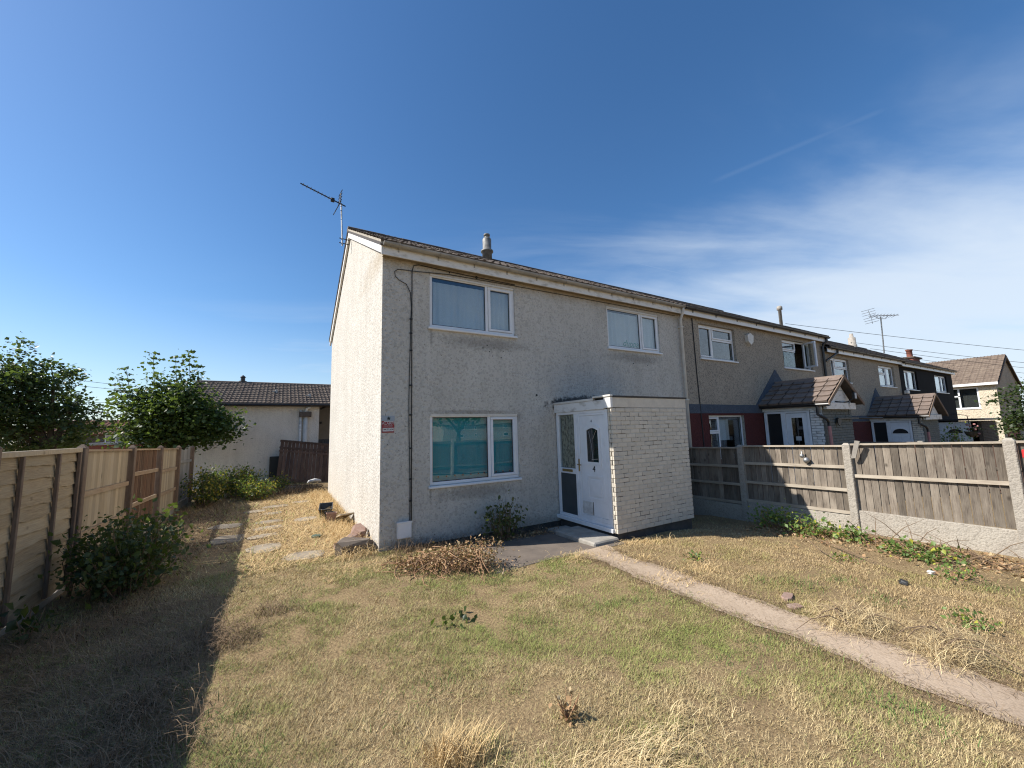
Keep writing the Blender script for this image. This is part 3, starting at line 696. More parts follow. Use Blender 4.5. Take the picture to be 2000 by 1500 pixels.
# teal blind with eyelets
m = MB(); n = 40; m2 = MB()
for i in range(n+1):
    x = .86+(2.56-.86)*i/n
    for z in (.93, 2.08): m.v.append((x, .135+.004*math.sin(i*.9), z))
for i in range(n): m.f.append((2*i, 2*i+2, 2*i+3, 2*i+1))
bl = m.thing('window_blind', 'blind_teal', (1.71, .135, .93), 'teal blind with a row of eyelets behind the downstairs window', 'blind')
m = MB(); m.lathe((0, 0, 0), [(.018, -.002), (.018, .002), (.011, .003)], 12); me = m.mesh('eyelet', 'metal'); m = MB(); m.lathe((0, 0, 0), [(.011, 0), (.011, .004)], 10); me2 = m.mesh('eyelet_hole', 'black')
for x in [1.01+.155*i for i in range(6)]+[1.9, 2.15, 2.3, 2.45]:
    e = inst('eyelet', me, bl, (x, .124, 1.03), (math.pi/2, 0, 0)); inst('eyelet_hole', me2, e, (x, .122, 1.03))
# green lettering stuck inside the upstairs window
me = text_mesh('duppan', .225, 'letter_green', .35)
o = inst('window_lettering', me, None, (5.98, .064, 3.815), (math.pi/2, 0, 0)); tag(o, 'green cut-out lettering low in the upstairs window above the porch', 'lettering')
# cables, meter box, vent dots
m = MB(); m.tube([(.50, -.012, .13), (.50, -.012, 4.45), (.50, -.012, 4.62), (.53, -.02, 4.72), (.62, -.02, 4.75), (.95, -.02, 4.74), (1.5, -.02, 4.725), (2.6, -.02, 4.72)], .008, 6); m.build('cable', 'cable', H1, True)
pts = [(.47, -.012, .2)]+[(.465+.012*math.sin(z*2.1), -.013, z) for z in np.arange(.4, 3.8, .3)]+[(.49, -.012, 3.95), (.47, -.014, 4.22), (.40, -.014, 4.36), (.28, -.014, 4.41), (.21, -.014, 4.47), (.20, -.014, 4.55), (.25, -.014, 4.6), (.34, -.014, 4.61), (.5, -.03, 4.61), (1.2, -.014, 4.68), (2.6, -.014, 4.70), (4.4, -.014, 4.71), (7.6, -.014, 4.72)]
m = MB(); m.tube(pts, .0065, 6); m.build('cable', 'cable', H1, True)
m = MB(); m.box(-.012, .012, -.012, .0, -.006, .006); me = m.mesh('cable_clip', 'cable')
for z in (.7, 1.05, 1.55, 2.1, 2.6, 3.2, 3.5, 3.75): inst('cable_clip', me, H1, (.485, -.005, z), (0, 0, 0), (2, 1.6, 2))
m = MB(); m.box(.262, .492, -.075, -.001, .135, .39, .012); mb_ = m.build('meter_box', 'upvc', H1)
m = MB(); m.box(.256, .498, -.083, -.076, .37, .398); m.build('lid', 'upvc', mb_)
m = MB(); m.box(-.004, -.001, .04, .09, .1, .32); m.build('air_brick', 'joint_dark', H1)
m = MB(); m.lathe((0, 0, 0), [(.018, 0), (.018, .006)], 8); me = m.mesh('wall_plug', 'black')
for x, z, s_ in ((3.05, 2.49, 1.3), (1.86, 3.36, .7), (2.0, 3.30, .6), (1.95, 3.42, .7), (2.1, 3.38, .6), (2.25, 3.2, .7), (2.06, 3.22, .5), (5.9, 3.32, .8), (6.4, 3.3, .6), (.11, 1.62, .5), (2.3, 3.33, .5), (1.75, 4.73, 1.6), (1.2, 4.72, .7)): inst('wall_plug', me, H1, (x, 0, z), (math.pi/2, 0, 0), (s_, s_, 1))
flue(H1, 3.92, 3.72, 7.06, 7.86, .12, 'flue_grey', 0)
# --- porch
X0, X1, YF, ZB, ZT = 3.49, 5.506, -1.604, .038, 2.33
m = MB(); m.box(X0+.02, X1-.02, YF+.006, YF+.07, ZB, 2.13); m.box(X1-.06, X1-.02, YF+.07, -.005, ZB, 2.13); m.box(X0+.007, X0+.06, YF+.07, -1.51, ZB, 2.13)
po = m.build('porch', 'joint_dark', H1)
nb = brick_wall(po, X0, X1, ZB+.005, 28, YF, 'brick_cream', .034)
Lmp = lambda u, d, v: (X0+d, -u, v)       # left face of the porch, u runs out from the house wall
brick_wall(po, 1.515, 1.566, ZB+.005, 28, 0, 'brick_cream', .02, bl=.07, mp=Lmp)
m = MB(); m.box(X0+.03, X1-.03, YF+.04, -.01, -.35, ZB-.001); m.build('porch_plinth', 'plinth', po)
m = MB(); m.box(X0+.004, X1-.004, YF-.006, YF+.05, 2.145, 2.318); m.build('front_lintel', 'brick_cream', po)
m = MB(); m.box(X0-.015, X1+.03, YF-.02, YF+.06, 2.32, 2.352, .004); m.box(X0-.01, X1+.02, YF+.06, -.003, 2.315, 2.345); m.build('flat_roof', 'plinth', po)
m = MB(); ub(m, Lmp, .004, 1.45, -.022, .03, 2.125, 2.29, .004); ub(m, Lmp, 1.452, 1.622, -.026, .03, 2.14, 2.33, .004); m.build('porch_fascia', 'paint_white', po)
m = MB(); ub(m, Lmp, .004, 1.20, -.035, .02, 2.292, 2.335, .004); ub(m, Lmp, 1.19, 1.64, -.045, .02, 2.332, 2.366, .004); m.build('fascia_trim', 'upvc_cream', po)
# frame with sidelight and door
m = MB(); F_ = lambda u0, u1, v0, v1, d0=.0, d1=.07, b=.005: ub(m, Lmp, u0, u1, d0, d1, v0, v1, b)
F_(.03, 1.50, 2.075, 2.124); F_(.03, .105, .17, 2.075); F_(.585, .66, .17, 2.075, .001); F_(.105, .585, .935, 1.035, .002); F_(.66, .735, .17, 2.075, .006)
F_(1.41, 1.50, .17, 2.075, .001); F_(.735, 1.41, 2.03, 2.075, .004); F_(.03, 1.50, .115, .17, .0, .07); F_(.735, 1.41, .17, .235, .003)
dfm = m.build('door_frame', 'upvc', po)
m = MB(); F_(-.02 if False else .0, 1.535, .045, .113, -.05, .05); m.build('door_sill', 'upvc', po)
m = MB(); ub(m, Lmp, .105, .585, .03, .034, 1.035, 2.075); m.build('sidelight_pane', 'glass', po)
m = MB(); ub(m, Lmp, .105, .585, .02, .04, .17, .935); m.build('sidelight_panel', 'panel_dark', po)
m = MB(); ub(m, Lmp, .19, .5, -.012, .003, .968, 1.018, .004); m.build('letter_plate', 'brass', po)
# patterned curtain behind the sidelight
o = curtain('sidelight_curtain', -.56, -.12, 1.04, 2.07, .0, 'patterned cream curtain behind the narrow porch sidelight', folds=5, amp=.01)
def lace():
    m_, t = base_mat('lace_curtain'); c = t.n('ShaderNodeTexCoord').outputs['Object']
    v = t.noise(t.vmul(c, (14, 14, 5)), 2.2, 3, .6)
    finish(t, t.mix(t.ramp(v, [(.48, 0.), (.56, 1.)]), (.42, .38, .28), (.13, .11, .075)), .9); return m_
o.data.materials[0] = lace(); o.rotation_euler = (0, 0, math.radians(-90)); o.location = (X0+.065, -.34, 1.04)
m = MB(); ub(m, Lmp, .738, 1.408, .012, .05, .238, 2.028, .004)
door = m.build('door', 'upvc', po)
# arched light: frame ring and glass
def arch(u0, u1, v0, v1, rise, n=8): return [(u0, v0), (u1, v0)]+[(u1+(u0-u1)*i/n, v1+rise*math.sin(math.pi*i/n)) for i in range(n+1)]
def ring(outer, inner, d0, d1, mp):
    m_ = MB(); n = len(outer)
    for i in range(n):
        a, b, c_, e_ = outer[i], outer[(i+1) % n], inner[(i+1) % n], inner[i]
        m_.hexa([mp(a[0], d0, a[1]), mp(b[0], d0, b[1]), mp(c_[0], d0, c_[1]), mp(e_[0], d0, e_[1]), mp(a[0], d1, a[1]), mp(b[0], d1, b[1]), mp(c_[0], d1, c_[1]), mp(e_[0], d1, e_[1])])
    return m_
ring(arch(.885, 1.295, 1.13, 1.80, .07), arch(.94, 1.24, 1.19, 1.755, .045), -.004, .0118, Lmp).build('light_frame', 'upvc', door)
m = MB(); m.poly([Lmp(p[0], .006, p[1]) for p in arch(.94, 1.24, 1.19, 1.755, .045)]); m.build('door_glass', 'glass_dark', door)
m = MB(); m.poly([Lmp(p[0], .010, p[1]) for p in arch(.94, 1.24, 1.19, 1.755, .045)]); m.build('glass_backing', 'black', door)
m = MB(); m.tube([Lmp(1.0, .003, 1.74), Lmp(1.06, .003, 1.5), Lmp(1.08, .003, 1.22)], .003, 4); m.tube([Lmp(1.19, .003, 1.75), Lmp(1.1, .003, 1.6)], .003, 4); m.tube([Lmp(1.05, .003, 1.23), Lmp(1.22, .003, 1.25)], .003, 4); m.build('glass_lead', 'paper', door)
sq = lambda a, b, c_, e_: [(a, c_), (b, c_), (b, e_), (a, e_)]
ring(sq(.90, 1.33, .52, .95), sq(.935, 1.295, .555, .915), .002, .0118, Lmp).build('panel_moulding', 'upvc', door)
m = MB(); ub(m, Lmp, .965, 1.265, .003, .0119, .585, .885, .006); m.build('raised_panel', 'upvc', door)
m = MB(); ub(m, Lmp, .75, 1.02, .002, .0119, .255, .475, .004); m.build('cat_flap', 'dirty_white', door)
m = MB(); ub(m, Lmp, 1.022, 1.032, .006, .0119, .25, .48); m.build('painted_flap_shadow', 'black', door)  # raised black strip drawn as the shadow line beside the cat flap
m = MB(); ub(m, Lmp, .682, .712, -.008, .008, 1.0, 1.23, .004); m.tube([Lmp(.697, -.01, 1.13), Lmp(.697, -.045, 1.13), Lmp(.80, -.045, 1.125)], .009, 6); m.build('handle', 'brass', po)
for s_, u, v in ((.12, 1.09, 1.06), (.05, 1.075, 1.925)):
    o = inst('door_number', text_mesh('4', s_*1.3, 'black', 0, .002), door, Lmp(u, .009, v), (math.pi/2, 0, -math.pi/2))
m = MB(); m.box(2.92, 3.46, -1.66, -.62, gz(3, -1.2)-.05, .005, .02); m.build('front_step', 'concrete', H1)
m = MB(); m.box(3.02, 3.46, -.6, -.25, gz(3, -1.2)-.05, -.06, .01); m.build('back_step', 'concrete', H1)

# ------------------------------------------------------------------ house 2
def neighbour_porch(H, x0, x1, yf, zt, ridge_z, wallmat, doorkind, dz, tilemat='tile_buff'):
    mp = lambda u, d, v: (x0+d, -u, v); xm = (x0+x1)/2; zb = dz-.1
    m = MB(); m.box(x0+.02, x1, yf+.03, yf+.2, zb, zt); m.box(x1-.15, x1, yf+.2, -.005, zb, zt); m.box(x0+.02, x0+.16, yf+.2, yf+.215, zb, zt)
    p = m.build('porch', wallmat, H)
    brick_wall(p, x0, x1, dz+.95, int((zt-dz-.95)/.075), yf, wallmat, .03)
    brick_wall(p, -yf-.30, -yf-.005, dz+.95, int((zt-dz-.95)/.075), 0, 'brick_cream' if doorkind else 'paint_white', .03, mp=mp)
    e = .22; rise = ridge_z-zt-.05
    # roof slabs, tiles, ridge, gable boards
    half = xm-x0+e; L = math.hypot(half, rise); cx, cz = half/L, rise/L; ze = zt+.02; ye = yf-.25
    m = MB(); m.extrude([(x0-e, ye, ze), (xm, ye, ze+rise), (x1+e, ye, ze), (x1+e-.06, ye, ze-.04), (xm, ye, ze+rise-.06), (x0-e+.06, ye, ze-.04)][::-1], (0, -ye-.004, 0)); pr = m.build('porch_roof', 'tile_dark', p)
    depth = -ye-.004; cols = 6; rows = 5
    single_tiles(p, tilemat, (x0-e, -.004, ze+.012), (0, -1, 0), (cx, 0, cz), cols, rows, depth/cols, L/rows, 'porch_tile', rolls=1, amp=.012, th=.045, gap=.022)
    single_tiles(p, tilemat, (x1+e, ye, ze+.012), (0, 1, 0), (-cx, 0, cz), cols, rows, depth/cols, L/rows, 'porch_tile', rolls=1, amp=.012, th=.045, gap=.022)
    m = MB(); m.extrude([(xm-.1, ye, ze+rise-.03), (xm+.1, ye, ze+rise-.03), (xm+.06, ye, ze+rise+.055), (xm-.06, ye, ze+rise+.055)], (0, -ye-.006, 0)); m.build('ridge_cap', tilemat, p)
    m = MB(); yb = yf-.06
    m.extrude([(x0+.12, yb, ze+.02), (x1-.12, yb, ze+.02), (xm, yb, ze+rise-.09)], (0, .05, 0)); m.build('gable_boarding', 'paint_white', p)
    m = MB(); m.box(x0+.3, x1-.3, yb-.004, yb, ze+rise*.48, ze+rise*.49); m.build('board_joint', 'black', p)
    for s_ in (-1, 1):
        m = MB(); a = (xm+s_*half, ze-.07); b = (xm, ze+rise-.06)
        m.hexa([(a[0], ye-.02, a[1]), (a[0], ye+.005, a[1]), (b[0], ye+.005, b[1]), (b[0], ye-.02, b[1]), (a[0], ye-.02, a[1]+.1), (a[0], ye+.005, a[1]+.1), (b[0], ye+.005, b[1]+.1), (b[0], ye-.02, b[1]+.1)]); m.build('bargeboard', 'wood_post', p)
    m = MB(); m.box(x0-.02, x1+.02, yb-.06, yb+.02, zt-.16, zt+.03, .005); m.build('gable_fascia', 'paint_white', p)
    m = MB(); ub(m, mp, .004, -yf, -.03, .03, zt-.16, zt-.01, .004); m.build('side_fascia', 'paint_white', p)
    gz_ = MB(); gz_.tube([(x0-.16, -.02, ze-.03), (x0-.16, ye, ze-.05)], .05, 8); gz_.build('porch_gutter', 'gutter_black', p)
    m = MB(); m.tube([(x0-.15, yf+.05, ze-.06), (x0-.15, yf+.05, zt-.3), (x0-.02, yf-.08, zt-.42), (x0+.06, yf-.1, zt-.5), (x0+.06, yf-.1, zt-.62)], .04, 8); m.build('downpipe_bend', 'gutter_black', p)
    m = MB(); m.tube([(x0+.06, yf-.1, zt-.62), (x0+.06, yf-.1, dz-.05)], .042, 8); m.build('porch_downpipe', 'pink_pipe', p)
    # side with sidelight and door, like the first porch
    m = MB(); T = zt-.165; B = dz+.1
    for u0, u1, v0, v1, d in ((.03, -yf-.32, T-.06, T, .0), (.03, .10, B, T-.06, .001), (.50, .62, B, T-.06, .001), (-yf-.39, -yf-.32, B, T-.06, .001), (.03, -yf-.32, B-.06, B, 0)): ub(m, mp, u0, u1, d, .07, v0, v1, .005)
    m.build('door_frame', 'upvc', p)
    m = MB(); ub(m, mp, .10, .50, .06, .07, B, T-.06); m.build('sidelight', 'black', p)
    m = MB(); u0, u1 = .625, -yf-.395
    if doorkind == 0:
        for a, b, c_, e_ in ((u0, u0+.14, B, T-.07), (u1-.12, u1, B, T-.07), (u0+.14, u1-.12, T-.2, T-.07), (u0+.14, u1-.12, B, B+.15)): ub(m, mp, a, b, .015, .05, c_, e_, .004)
        d_ = m.build('door', 'upvc', p)
        m = MB(); ub(m, mp, u0+.14, u1-.12, .03, .034, B+.15, T-.2); m.build('door_glass', 'glass_dark', d_)
        m = MB(); ub(m, mp, u0+.14, u1-.12, .038, .042, B+.15, T-.2); m.build('glass_backing', 'black', d_)
        m = MB(); ub(m, mp, (u0+u1)/2-.06, (u0+u1)/2+.08, .027, .0295, dz+1.28, dz+1.40); m.build('door_notice', 'paper', d_)
    else:
        ub(m, mp, u0, u1, .015, .05, B, T-.07, .004); d_ = m.build('door', 'upvc', p); uc = (u0+u1)/2; R = .23; vb = dz+1.62
        fan = lambda r: [(uc-r*math.cos(math.pi*i/10), vb+r*.8*math.sin(math.pi*i/10)) for i in range(11)]
        m = MB(); m.poly([mp(a, .012, b) for a, b in fan(R)]); m.build('fanlight', 'black', d_)
        ring(fan(R+.03), fan(R), .004, .0145, mp).build('fanlight_frame', 'upvc', d_)
        for a in (uc-.2, uc+.03): ring(sq(a, a+.17, dz+.9, vb-.1), sq(a+.02, a+.15, dz+.92, vb-.12), .008, .0148, mp).build('panel_moulding', 'upvc', d_)
    return p
def neighbour(x0, x1, dz, mat, wins, label, band=None, triangle=None, gutmat='gutter_black', left_gable=False, right_gable=False, tmat='tile'):
    H = empty('terraced_house', (x0, 0, dz), label, 'house', 'houses of the terrace')
    holes = [w_[:4] for w_ in wins]
    shell(H, x0, x1, 4.80+dz, 6.98+dz, dz-.5, mat, holes, left_gable=left_gable, right_gable=right_gable)
    roof(H, x0, x1+.06, -.22, 4.965+dz, 7.07+dz, tmat)
    m = MB(); m.box(x0, x1+.02, -.155, -.13, 4.76+dz, 4.93+dz, .004); m.build('fascia', 'upvc', H)
    m = MB(); m.box(x0, x1, -.13, -.002, 4.775+dz, 4.785+dz); m.build('soffit', 'soffit', H)
    gutter(H, x0, x1+.05, -.215, 4.945+dz, .056, gutmat, 8)
    for a, b, c_, e_, lights in wins: window(H, Fmp, a, b, c_, e_, lights, .075, .05)
    if band:
        h2 = [h for h in holes if h[2] < dz+2.0]
        m = MB(); wall_holes(m, x0+.004, x1-.004, dz-.4, dz+2.12, h2, -.004, .004); m.build('painted_lower_wall', 'band_red', H)
    if triangle:
        xa, xm, xb, za, zb_, zp = triangle; m = MB()
        outline = [(x0+.004, za), (x1-.004, za), (x1-.004, zb_), (xb, zb_), (xm, zp), (xa, zb_), (x0+.004, zb_)]
        m.extrude([(u, -.016, v) for u, v in outline], (0, .015, 0)); m.build('painted_band', 'band_blue', H)
    return H
def lr(a, b, c_, e_, split, left_open, tl):
    """lights of a two light window: one tall, one with a small top light"""
    f = .05; s_ = a+(b-a)*split
    tall = (a+f, s_-f, c_+f, e_-f); oth = (s_, b-f, c_+f, e_-f)
    if not left_open: tall, oth = oth, tall
    zz = c_+(e_-c_)*.62; return [(*tall, 1), (oth[0], oth[1], c_+f, zz-.05, 0), (oth[0], oth[1], zz, e_-f, 1)] if tl else [(*tall, 1), (*oth, 0)]
a2 = (8.60, 10.36, 3.655, 4.645); b2 = (13.17, 15.25, 3.655, 4.645); c2 = (8.72, 10.45, .9, 2.06)
f_ = .05
H2 = neighbour(7.79, 16.2, 0, 'render_grey', [(*a2, lr(*a2, .4, True, True)), (*b2, [(13.22, 14.2, 3.705, 4.25, 0), (13.22, 14.2, 4.30, 4.595, 1)]), (*c2, [(8.77, 9.25, .95, 1.55, 0), (8.77, 9.25, 1.60, 2.01, 1), (9.30, 10.40, .95, 2.01, 0)])],
    'grey pebbledash terraced house with blue band, dark red lower wall and open upstairs window', True, (11.15, 12.5, 13.75, 2.115, 2.36, 3.54))
neighbour_porch(H2, 11.5, 13.4, -1.56, 2.30, 3.10, 'brick_greygreen', 0, 0)
m = MB(); q = math.radians(65)                                    # casement swung open on its right hand hinge
hx, hy = 14.72, .03
def swing(u, d, v): return (hx-u*math.cos(q)-d*math.sin(q), hy-u*math.sin(q)+d*math.cos(q), v)
def sbox(m, u0, u1, d0, d1, v0, v1): m.hexa([swing(u0, d0, v0), swing(u1, d0, v0), swing(u1, d1, v0), swing(u0, d1, v0), swing(u0, d0, v1), swing(u1, d0, v1), swing(u1, d1, v1), swing(u0, d1, v1)])
sbox(m, 0, .53, 0, .05, 3.70, 3.76); sbox(m, 0, .53, 0, .05, 4.54, 4.60); sbox(m, 0, .06, .001, .05, 3.76, 4.54); sbox(m, .47, .53, .001, .05, 3.76, 4.54)
cs = m.build('open_casement', 'upvc', H2); m = MB(); sbox(m, .06, .47, .022, .026, 3.76, 4.54); m.build('pane', 'glass', cs)
m = MB(); m.extrude([(10.93, -.1, 4.32), (11.07, -.1, 4.22), (11.2, -.1, 4.32), (11.24, -.1, 4.52), (11.07, -.1, 4.6), (10.9, -.1, 4.52)][::-1], (0, .098, 0)); m.thing('alarm_box', 'upvc_cream', (11.07, 0, 4.2), 'cream burglar alarm box high on the grey pebbledash house', 'alarm box')
m = MB(); m.tube([(8.32, -.015, 4.75), (8.34, -.015, 3.2), (8.38, -.015, 1.9), (8.42, -.015, -.3)], .014, 5); m.build('cable', 'cable', H2)
m = MB(); m.tube([(16.08, -.2, 4.92), (16.08, -.2, 4.8), (16.02, -.07, 4.6), (16.02, -.07, -.4)], .045, 8); m.tube([(16.9, -.215, 4.55), (16.9, -.2, 4.4), (16.1, -.09, 4.05)], .04, 8); m.build('downpipe', 'gutter_black', H2)
curtain('window_curtain', 9.32, 9.95, 1.35, 2.0, .2, 'pale blind half down in the ground floor window of the grey house', 'curtain', 2, .004)
# floodlight and bracket on the porch gable
fl = empty('floodlight', (12.75, -1.66, 2.36), 'small black floodlight on the white porch gable of the grey house', 'floodlight')
m = MB(); m.box(12.86, 13.02, -1.86, -1.80, 2.42, 2.62, .01); m.build('lamp_housing', 'black', fl)
m = MB(); m.box(12.885, 12.995, -1.87, -1.861, 2.445, 2.595); m.build('lamp_glass', 'sign_white', fl)
m = MB(); m.tube([(12.2, -1.64, 2.36), (12.6, -1.66, 2.34), (12.85, -1.7, 2.36), (12.94, -1.8, 2.45)], .018, 5); m.tube([(12.94, -1.7, 2.36), (12.93, -1.64, 2.0)], .008, 4); m.build('lamp_arm', 'black', fl)
m = MB(); m.box(12.2, 13.6, -1.66, -1.60, 1.86, 1.90); m.hexa([(12.2, -1.64, 1.72), (12.3, -1.64, 1.66), (12.3, -1.62, 1.66), (12.2, -1.62, 1.72), (12.2, -1.64, 1.86), (12.5, -1.64, 1.86), (12.5, -1.62, 1.86), (12.2, -1.62, 1.86)])
m.tube([(13.6, -1.63, 1.88), (14.6, -1.9, 1.86)], .03, 5); m.thing('wall_bracket', 'black', (12.9, -1.56, 1.8), 'black bracket arm on the grey-green brick porch front', 'bracket')
# ------------------------------------------------------------------ houses 3 and 4
D3 = -.36
a3 = (16.75, 18.4, 3.33, 4.27); b3 = (21.5, 23.4, 3.31, 4.26)
H3 = neighbour(16.2, 24.1, D3, 'render_grey', [(*a3, lr(*a3, .3, True, True)), (*b3, lr(*b3, .55, False, True))], 'grey pebbledash house with white fan-light door, third along the terrace', True, (19.6, 20.83, 22.1, 1.77, 2.0, 3.19), left_gable=True)
neighbour_porch(H3, 19.75, 21.7, -1.56, 1.93, 2.78, 'brick_greygreen', 1, D3)
D4 = -.42
a4 = (24.73, 26.58, 3.26, 4.22); b4 = (29.5, 31.7, 3.24, 4.2)
H4 = neighbour(24.1, 32.8, D4, 'cladding_black', [(*a4, lr(*a4, .45, True, False)), (*b4, lr(*b4, .6, False, False))], 'black clad house at the far end of the terrace', None, None, right_gable=True)
for nm, x0, x1, z0, lab in (('window_blind', 25.6, 26.5, 3.3, 'white blind in the left window of the black clad house'), ('window_blind', 29.55, 31.6, 3.28, 'white blind in the far right window of the black clad house'), ('window_blind', 21.55, 22.6, 3.35, 'white blind in the right upstairs window of the third house')):
    m = MB(); m.box(x0, x1, .17, .18, z0, z0+.9); m.thing(nm, 'net_curtain', (x0, .17, z0), lab, 'blind')
mp4 = lambda u, d, v: (28+d, -u, v)
m = MB(); m.box(28.1, 31.3, -1.6, -1.5, -.7, 1.62); m.box(31.2, 31.3, -1.5, -.005, -.7, 1.62); p4 = m.build('porch', 'brick_brown', H4)
m = MB(); m.box(27.8, 31.5, -1.8, -.005, 1.66, 1.76, .01); m.build('flat_roof', 'gutter_black', p4)
m = MB(); ub(m, mp4, .02, 1.3, 0, .07, -.4, 1.6, .005); d4 = m.build('door', 'upvc', p4)
fan = lambda r: [(.75-r*math.cos(math.pi*i/10), 1.05+r*.8*math.sin(math.pi*i/10)) for i in range(11)]
m = MB(); m.poly([mp4(a, -.003, b) for a, b in fan(.26)]); m.build('fanlight', 'black', d4); ring(fan(.31), fan(.26), -.012, -.001, mp4).build('fanlight_frame', 'upvc', d4)
brick_wall(p4, 28.1, 31.3, .6, 13, -1.632, 'brick_brown', .031)
flue(H3, 21.8, 3.79, 6.6, 8.12, .10, 'concrete_pot', 1); flue(H4, 30.9, 3.79, 6.60, 7.52, .2, 'concrete_pot', 2)
m = MB(); m.box(23.9, 24.2, -.25, -.12, 3.0, 3.16, .02); m.thing('security_camera', 'upvc_cream', (24, 0, 3.0), 'small pale security camera under the third house window', 'camera')
# ------------------------------------------------------------------ far house end-on beyond the terrace
HF = empty('far_house', (42, -.3, -.5), 'buff house with tiled roof and red brick chimney beyond the terrace', 'house')
lmp = lambda u, d, v: (42+d, u, v)
m = MB(); fh = (1.0, 3.0, 2.45, 4.05)
wall_holes(m, -.3, 9, -.8, 4.4, [(.55, 2.6, 2.45, 4.0)], mp=lmp, depth=.15)
m.build('wall', 'render_buff', HF)
m = MB(); m.poly([(42, -.3, -.8), (50, -.3, -.8), (50, -.3, 4.35), (46, -.3, 6.45), (42, -.3, 4.35)]); m.poly([(50, -.3, -.8), (50, 9, -.8), (50, 9, 4.35), (50, -.3, 4.35)]); m.poly([(42, 9, -.8), (42, 9, 4.35), (46, 9, 6.45), (50, 9, 4.35), (50, 9, -.8)]); m.build('gable_wall', 'render_grey', HF)
m = MB(); m.box(42.3, 42.35, -.2, 8.9, -.8, 4.3); m.build('interior_wall', 'interior', HF)
window(HF, lmp, .55, 2.6, 2.45, 4.0, [(.63, 1.5, 2.53, 3.92, 0), (1.58, 2.52, 2.53, 3.35, 0), (1.58, 2.52, 3.43, 3.92, 0)], .06, .09)
m = MB(); m.extrude([(41.7, -.45, 4.2), (46, -.45, 6.5), (50.3, -.45, 4.2), (50.3, -.45, 4.1), (46, -.45, 6.38), (41.7, -.45, 4.1)], (0, 9.6, 0)); rfF = m.build('roof', 'tile_dark', HF)
LL = math.hypot(4.3, 2.3); stuff_tiles('roof_tiles', rfF, 'tile_far', (41.7, 9.15, 4.22), (0, -1, 0), (4.3/LL, 0, 2.3/LL), 27, 13, 9.6/27, LL/13, th=.06, amp=.035)
m = MB(); m.box(41.62, 41.7, -.45, 9.15, 4.08, 4.26); m.build('fascia', 'paint_white', HF)
m = MB(); m.extrude([(41.7, -.48, 4.12), (46, -.48, 6.42), (50.3, -.48, 4.12), (50.3, -.48, 4.0), (46, -.48, 6.28), (41.7, -.48, 4.0)], (0, .03, 0)); m.build('bargeboard', 'wood_post', HF)
m = MB(); m.box(45.1, 46.9, 4.4, 5.1, 5.8, 7.05); ch = m.build('chimney', 'mortar', HF)
bm_ = MB(); bm_.box(0, .215, 0, .03, 0, .065, .004); bme = bm_.mesh('brick', 'brick_red'); bm_ = MB(); bm_.box(0, .03, 0, .215, 0, .065, .004); bme2 = bm_.mesh('brick', 'brick_red')
for c in range(13):
    z = 6.05+c*.075
    for q in range(8): inst('brick', bme, ch, (45.1+q*.225-(.11 if c % 2 else 0)*(q > 0), 4.372, z))
    for q in range(3): inst('brick', bme2, ch, (45.072, 4.4+q*.225+(.02 if c % 2 else 0), z))
m = MB(); m.box(44.95, 47.05, 4.25, 5.25, 7.05, 7.15); m.build('chimney_cap', 'brick_brown', HF)
m = MB(); m.lathe((45.9, 4.75, 7.15), [(.24, 0), (.2, .1), (.19, .6), (.24, .62), (.24, .72), (.16, .72)], 14); m.build('chimney_pot', 'brick_red', HF, True)
m = MB(); m.box(43, 47, -.36, -.31, -.8, 1.35); m.build('red_lower_wall', 'brick_red', HF)
